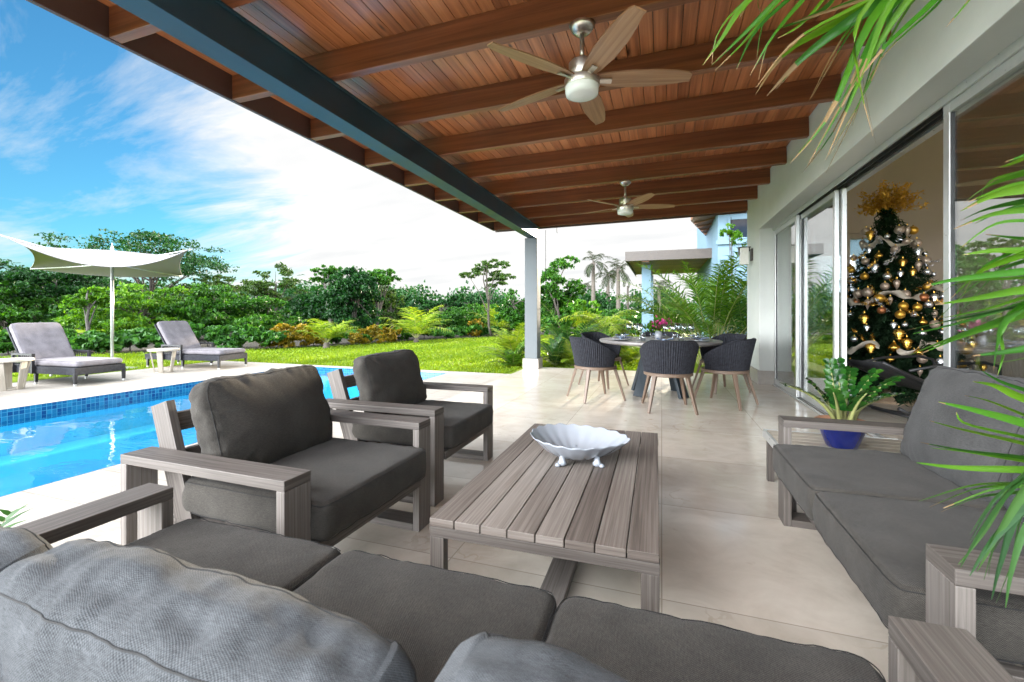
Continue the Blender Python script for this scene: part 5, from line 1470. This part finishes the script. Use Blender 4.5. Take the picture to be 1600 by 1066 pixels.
def crown(n, el0, el1, l0, l1, droop, **kw):
    out = []
    for i in range(n):
        a = 2 * math.pi * i / n * 2.4 + rng.uniform(-.25, .25); e = rng.uniform(el0, el1)
        k = dict(base=(0, 0, kw.get('z', 0.0)), az=a, el=e, length=rng.uniform(l0, l1), droop=droop * rng.uniform(0.75, 1.25), npairs=kw.get('np', 20), ll=kw.get('ll', 0.4), lw=kw.get('lw', 0.035), ldroop=kw.get('ld', 0.6), vee=kw.get('vee', 0.25), rad=kw.get('rad', 0.012), start=kw.get('start', 0.15), sweep=kw.get('sweep', 0.6))
        out.append(k)
    return out
for u, d, s, lb in ((398 + 112, 14.6, 1.25, 'small bright coconut palm in front of the orange croton row'), (650, 17.6, 1.7, 'small bright coconut palm in the middle of the garden border'),
                    (778, 23.0, 1.75, 'small coconut palm at the far end of the lawn left of the column')):
    palm('coconut_palm', lb, 'palm', ground(u, d), crown(12, 0.75, 1.45, 0.8 * s, 1.15 * s, 1.1, z=0.12, ll=0.42 * s, lw=0.035 * s, np=18, ld=0.7), 'coconut_leaf', 'cane', 0.16, 0.09)
# feathery plants round the column
for lb, x, y, n, l0, l1, ll, mt in (
    ('bright lady palm clump with tall leaves left of the column foot', -3.32, 9.90, 26, 0.7, 1.45, 0.30, 'coconut_leaf'),
    ('small strappy plant at the lawn corner left of the column', -3.05, 9.05, 18, 0.35, 0.75, 0.18, 'palm_leaf'),
    ('bright green fern clump right of the column foot', -1.80, 9.42, 30, 0.45, 0.85, 0.16, 'coconut_leaf'),
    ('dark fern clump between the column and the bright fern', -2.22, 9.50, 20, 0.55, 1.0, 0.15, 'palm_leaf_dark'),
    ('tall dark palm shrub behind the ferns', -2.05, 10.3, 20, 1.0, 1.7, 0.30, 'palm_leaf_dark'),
    ('yellow green palm shrub behind the left dining chair', -1.35, 11.0, 18, 0.7, 1.3, 0.28, 'palm_leaf'),
    ('low bright shrub palm at the terrace end behind the dining table', -0.75, 10.6, 14, 0.4, 0.7, 0.20, 'coconut_leaf'),
    ('mid green palm shrub left of the potted palm', -1.75, 12.6, 16, 0.9, 1.5, 0.30, 'palm_leaf')):
    palm('palm_shrub' if 'fern' not in lb else 'fern', lb, 'plant', (x, y, -0.035), crown(n, 0.55, 1.45, l0, l1, 1.0, ll=ll, lw=0.045, np=22, ld=0.5, start=0.12, rad=0.008), mt, 'cane')
# drooping palm in a dark planter
pp = ground(941, 12.0)
pl = empty('planter', 'dark square planter under the drooping palm beyond the dining table', 'planter', (pp.x, pp.y, -0.035))
mb = MB(); mb.lathe([(0.0, 0.0), (0.20, 0.0), (0.27, 0.55), (0.28, 0.58), (0.25, 0.58), (0.23, 0.5), (0.0, 0.5)], 28, cap=False); mb.build('tub', 'dark_planter', pl, smooth=True)
mb = MB(); mb.lathe([(0.0, 0.51), (0.24, 0.515)], 20, cap=False); mb.build('soil', 'soil', pl)
palm('potted_palm', 'palm with long drooping fronds growing in the dark planter', 'palm', (pp.x, pp.y, 0.48), crown(20, 0.35, 1.2, 1.0, 1.5, 1.9, z=0.12, ll=0.42, lw=0.04, np=26, ld=1.0), 'coconut_leaf', 'cane', 0.18, 0.12)
# areca clump
ar = ground(1112, 9.75)
fr = []
for i in range(48):
    a = rng.uniform(0, 2 * math.pi); o_ = rng.uniform(0.02, 0.30); l_ = rng.uniform(2.0, 3.0)
    fr.append(dict(base=(math.cos(a) * o_, math.sin(a) * o_, 0.0), az=a + rng.uniform(-.3, .3), el=rng.uniform(0.95, 1.50), length=l_, droop=rng.uniform(0.55, 1.35), npairs=30, ll=0.42, lw=0.030, vee=0.35, ldroop=0.55, rad=0.014, start=0.42, sweep=rng.uniform(0.5, 0.9), jitter=0.2, roll=rng.uniform(-0.5, 0.5)))
palm('areca_palm', 'big feathery areca palm clump beside the house at the terrace end', 'palm', (ar.x, ar.y, -0.035), fr, 'palm_leaf', 'cane')
ar2 = ground(1165, 9.6); fr = []
for i in range(14):
    a = rng.uniform(0, 2 * math.pi); l_ = rng.uniform(1.3, 2.1)
    fr.append(dict(base=(math.cos(a) * .1, math.sin(a) * .1, 0.0), az=a, el=rng.uniform(1.0, 1.5), length=l_, droop=rng.uniform(0.6, 1.2), npairs=28, ll=0.40, lw=0.030, vee=0.35, ldroop=0.55, rad=0.014, start=0.45, sweep=rng.uniform(0.5, 0.9), jitter=0.2, roll=rng.uniform(-0.5, 0.5)))
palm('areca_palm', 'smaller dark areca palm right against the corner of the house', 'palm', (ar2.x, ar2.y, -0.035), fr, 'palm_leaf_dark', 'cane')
ar3 = ground(1146, 11.8); fr = []
for i in range(26):
    a = rng.uniform(0, 2 * math.pi); l_ = rng.uniform(1.9, 3.0)
    fr.append(dict(base=(math.cos(a) * .2, math.sin(a) * .2, 0.0), az=a, el=rng.uniform(1.0, 1.5), length=l_, droop=rng.uniform(0.5, 1.2), npairs=28, ll=0.42, lw=0.03, vee=0.35, ldroop=0.55, rad=0.014, start=0.42, sweep=rng.uniform(0.5, 0.9), jitter=0.2, roll=rng.uniform(-0.5, 0.5)))
palm('areca_palm', 'tall bright areca palm standing before the sky tinted house wing', 'palm', (ar3.x, ar3.y, -0.035), fr, 'palm_leaf', 'cane')
# tall palms far off
for u, yt, d, lb in ((927, 392, 34, 'tallest far palm with hanging dry fronds, left of the pavilion'), (966, 402, 34, 'far palm with windswept fronds touching the pavilion roof'), (950, 414, 38, 'far thin palm between the two tall ones'),
                     (913, 432, 40, 'shortest far palm at the left of the far palm row'), (1030, 430, 36, 'far palm seen behind the pavilion column')):
    H = CAMZ + (HY - yt) * d / F
    palm('tall_palm', lb, 'palm', ground(u, d), crown(13, -0.5, 1.2, 1.3, 2.0, 1.6, z=H - 0.9, ll=0.55, lw=0.07, np=15, ld=1.2, rad=0.02), 'far_palm_leaf', 'palm_bark', H - 0.9, 0.15, group='tall palms far behind the pavilion')
pst = MB(); pst.tube([(0, 0, -0.05), (0, 0, 3.4)], [0.10, 0.085], 10)
tag(pst.build('wooden_post', 'bark', smooth=True), 'plain brown wooden pole among the far palms', 'pole').location = ground(981, 36)
# potted plant whose leaf tips reach in at the left edge, low behind the sofa end
sp = at(-92, 796, 1.35)
palm('strap_leaf_plant', 'green strap leaved plant tip at the left edge beside the sofa end', 'plant', (sp.x, sp.y, 0.0), [dict(base=(0, 0, 0.0), az=R(10 + 60 * i), el=1.25, length=0.50, droop=0.9, npairs=7, ll=0.12, lw=0.02, start=0.6, rad=0.006) for i in range(5)], 'palm_leaf_dark', 'cane')

# ------------------------------------------------------------------ palm right beside the camera
PR = Vector((1.16, 0.86, 0.0))
np_pot = empty('palm_tub', 'dark round tub of the palm standing in the corner between the two sofas', 'planter', PR)
mb = MB(); mb.lathe([(0.0, 0.0), (0.14, 0.0), (0.19, 0.36), (0.20, 0.38), (0.18, 0.38), (0.17, 0.33), (0.0, 0.33)], 28, cap=False); mb.build('tub', 'dark_planter', np_pot, smooth=True)
npalm = empty('near_palm', 'palm with long narrow leaflets hanging into the right side of the photo', 'palm', PR + Vector((0, 0, 0.33)))
NP0 = PR + Vector((0, 0, 0.33))
mb = MB()
for i in range(4): mb.tube([(0.05 * math.cos(i * 1.6), 0.05 * math.sin(i * 1.6), -0.02), (0.06 * math.cos(i * 1.6), 0.06 * math.sin(i * 1.6), 0.35)], [0.022, 0.014], 8)
mb.build('canes', 'cane', npalm, smooth=True)

def near_frond(leaves, mat, dry=0.0, rach=None, thin=1):
    """leaves: (points given as u, v, depth) + width; each a strap leaflet hanging from the frond's stalk"""
    V, Q, MI, k, bases = [], [], [], 0, []
    more = []
    for pts, wd in leaves:                              # finer leaflets between the broad ones
        if wd > 0.012:
            for _ in range(thin):
                du, dv, dd = rng.uniform(-14, 14), rng.uniform(-16, 16), rng.uniform(0.02, 0.10)
                m0 = len(pts) - 1
                more.append((tuple((a + du * i / m0 + (30 * i / m0 if m0 else 0) * rng.uniform(0, 1), b + dv * (0.4 + 0.6 * i / m0) + rng.uniform(-5, 5), c + dd) for i, (a, b, c) in enumerate(pts)), wd * rng.uniform(0.3, 0.6)))
    for pts, wd in list(leaves) + more:
        P = [at(*q) for q in pts]
        back = P[0] + (P[0] - P[1]).normalized() * 0.10
        P = [back] + P; bases.append(back)
        m_ = 14; path = []
        n_ = len(P)
        for i in range(m_ + 1):
            x = i / m_ * (n_ - 1); j = min(int(x), n_ - 2); f = x - j
            p0, p1, p2, p3 = P[max(j - 1, 0)], P[j], P[j + 1], P[min(j + 2, n_ - 1)]
            path.append(0.5 * ((2 * p1) + (p2 - p0) * f + (2 * p0 - 5 * p1 + 4 * p2 - p3) * f * f + (3 * p1 - p0 - 3 * p2 + p3) * f ** 3))
        roll = rng.uniform(-0.6, 0.9)
        for i, p in enumerate(path):
            t_ = (path[min(i + 1, m_)] - path[max(i - 1, 0)]).normalized()
            x_ = t_.cross(Vector((0, 0, 1))).normalized(); y_ = t_.cross(x_)
            a_ = roll + 0.35 * i / m_
            w_ = (x_ * math.sin(a_) + y_ * math.cos(a_))
            nn = t_.cross(w_)
            f = i / m_
            hw = wd / 2 * (0.45 + 0.55 * math.sin(math.pi * min(1, f * 0.9 + 0.15))) * (1 - f ** 3) ** 0.7 + 0.0006
            V += [p - w_ * hw + nn * hw * 0.35, p, p + w_ * hw + nn * hw * 0.35]
        for i in range(m_):
            for c in range(2):
                a0 = k + i * 3 + c
                Q.append((a0, a0 + 1, a0 + 4, a0 + 3)); MI.append(2 if i / m_ > 1 - dry * rng.uniform(0.3, 1.3) else 0)
        k += (m_ + 1) * 3
    mb = MB()
    mb.tube(rach if rach else bases, [0.010 * (1 - 0.6 * i / max(1, len(rach or bases) - 1)) for i in range(len(rach or bases))], 6, cap=False)
    V = [tuple(v) for v in V] + list(mb.v); Q = Q + [tuple(i + k for i in f_) for f_ in mb.f]; MI += [1] * len(mb.f)
    V = np.array(V) - np.array(NP0)
    return link('frond', np_mesh('frond', V, np.array(Q), None, True, [mat, 'cane', 'dry_leaf'], np.array(MI)), npalm)
D1 = 1.30
near_frond([(((1470, -70, 1.22), (1394, -22, 1.26), (1239, 36, D1)), .034), (((1480, -60, 1.22), (1346, 14, 1.27), (1232, 77, D1), (1180, 148, 1.33)), .036), (((1475, -50, 1.22), (1342, 24, 1.27), (1253, 91, D1), (1198, 150, 1.32)), .034),
            (((1440, -70, 1.24), (1325, 45, 1.28), (1263, 160, 1.30)), .018), (((1450, -60, 1.22), (1359, 34, 1.25), (1297, 175, 1.27), (1235, 255, 1.29)), .026), (((1470, -60, 1.2), (1385, 20, 1.24), (1322, 150, 1.26), (1262, 258, 1.28)), .022),
            (((1440, -80, 1.2), (1342, 27, 1.24), (1342, 117, 1.24), (1364, 213, 1.23)), .014), (((1480, -70, 1.2), (1394, 0, 1.22), (1349, 110, 1.24), (1290, 250, 1.26)), .020), (((1490, -60, 1.2), (1418, 0, 1.22), (1345, 113, 1.25), (1300, 190, 1.27)), .022),
            (((1500, -50, 1.18), (1462, 0, 1.2), (1387, 69, 1.22), (1345, 120, 1.24)), .018), (((1560, -60, 1.15), (1514, 0, 1.16), (1478, 43, 1.17)), .008)],
           'palm_leaf_near', 0.30, [at(1640, -190, 1.05), at(1540, -110, 1.15), at(1480, -75, 1.22), at(1440, -85, 1.26)])
near_frond([(((1290, -70, 1.38), (1215, 0, 1.40), (1160, 55, 1.42), (1112, 102, 1.44)), .020), (((1270, -70, 1.38), (1170, 0, 1.40), (1128, 60, 1.42), (1098, 102, 1.44)), .020), (((1300, -60, 1.38), (1232, 0, 1.4), (1180, 50, 1.42), (1150, 110, 1.43)), .016),
            (((1260, -70, 1.38), (1180, -10, 1.40), (1155, 30, 1.42)), .024), (((1310, -60, 1.38), (1245, 10, 1.4), (1205, 60, 1.4), (1172, 118, 1.43)), .014), (((1330, -70, 1.36), (1290, 10, 1.36), (1215, 45, 1.38)), .030), (((1330, -60, 1.36), (1260, 30, 1.38), (1215, 60, 1.4)), .012)],
           'palm_leaf_near', 0.18, [at(1560, -250, 1.10), at(1400, -130, 1.30), at(1320, -85, 1.37), at(1250, -85, 1.40)])
D2 = 0.92
near_frond([(((1660, 250, D2), (1600, 267, D2), (1545, 288, D2), (1505, 318, D2)), .026), (((1665, 280, D2), (1600, 294, D2), (1550, 305, D2), (1500, 330, D2)), .024), (((1665, 300, D2), (1600, 312, D2), (1540, 326, D2), (1500, 345, D2)), .020),
            (((1665, 325, D2), (1600, 328, D2), (1545, 336, D2), (1490, 358, D2)), .014), (((1665, 350, D2), (1600, 345, D2), (1550, 352, D2), (1500, 388, D2)), .007), (((1665, 370, D2), (1600, 372, D2), (1540, 366, D2)), .010), (((1650, 220, D2), (1590, 250, D2), (1560, 262, D2)), .018),
            (((1660, 385, D2), (1600, 392, D2), (1550, 392, D2), (1505, 398, D2)), .016), (((1660, 375, D2), (1586, 401, D2), (1530, 424, D2), (1484, 468, D2)), .018), (((1665, 390, D2), (1575, 413, D2), (1516, 450, D2), (1458, 506, D2)), .014)],
           'palm_leaf_near', 0.14)
D3 = 0.80
near_frond([(((1680, 418, D3), (1600, 424, D3), (1496, 436, D3), (1446, 447, D3)), .014), (((1680, 450, D3), (1600, 452, D3), (1528, 465, D3), (1461, 476, D3)), .017), (((1680, 455, D3), (1600, 474, D3), (1487, 499, D3), (1417, 516, D3)), .020),
            (((1680, 455, D3), (1580, 490, D3), (1487, 526, D3), (1418, 556, D3)), .026), (((1660, 440, D3), (1571, 496, D3), (1556, 540, D3), (1552, 580, D3)), .020), (((1690, 520, D3), (1600, 545, D3), (1520, 556, D3)), .016),
            (((1680, 640, D3), (1600, 622, D3), (1555, 602, D3), (1520, 596, D3)), .016)], 'palm_leaf_near', 0.09)
D4 = 0.84
near_frond([(((1680, 690, D4), (1600, 662, D4), (1523, 641, D4), (1466, 628, D4)), .017), (((1680, 712, D4), (1600, 691, D4), (1500, 669, D4), (1452, 657, D4)), .016), (((1680, 725, D4), (1600, 713, D4), (1508, 703, D4), (1438, 691, D4)), .016),
            (((1680, 738, D4), (1600, 734, D4), (1500, 731, D4), (1432, 723, D4)), .014), (((1680, 745, D4), (1600, 752, D4), (1519, 757, D4), (1436, 783, D4)), .026), (((1680, 750, D4), (1600, 765, D4), (1530, 775, D4), (1470, 800, D4)), .022)], 'palm_leaf_near', 0.10)
D5 = 0.74
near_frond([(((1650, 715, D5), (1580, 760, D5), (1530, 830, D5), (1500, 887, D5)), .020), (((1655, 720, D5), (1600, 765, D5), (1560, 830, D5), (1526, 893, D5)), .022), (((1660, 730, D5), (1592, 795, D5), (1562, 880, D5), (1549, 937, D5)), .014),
            (((1665, 735, D5), (1604, 820, D5), (1580, 890, D5), (1571, 950, D5)), .012), (((1640, 715, D5), (1560, 770, D5), (1515, 835, D5)), .016), (((1660, 725, D5), (1600, 790, D5), (1545, 850, D5), (1515, 900, D5)), .014)], 'palm_leaf_dark', 0.05)
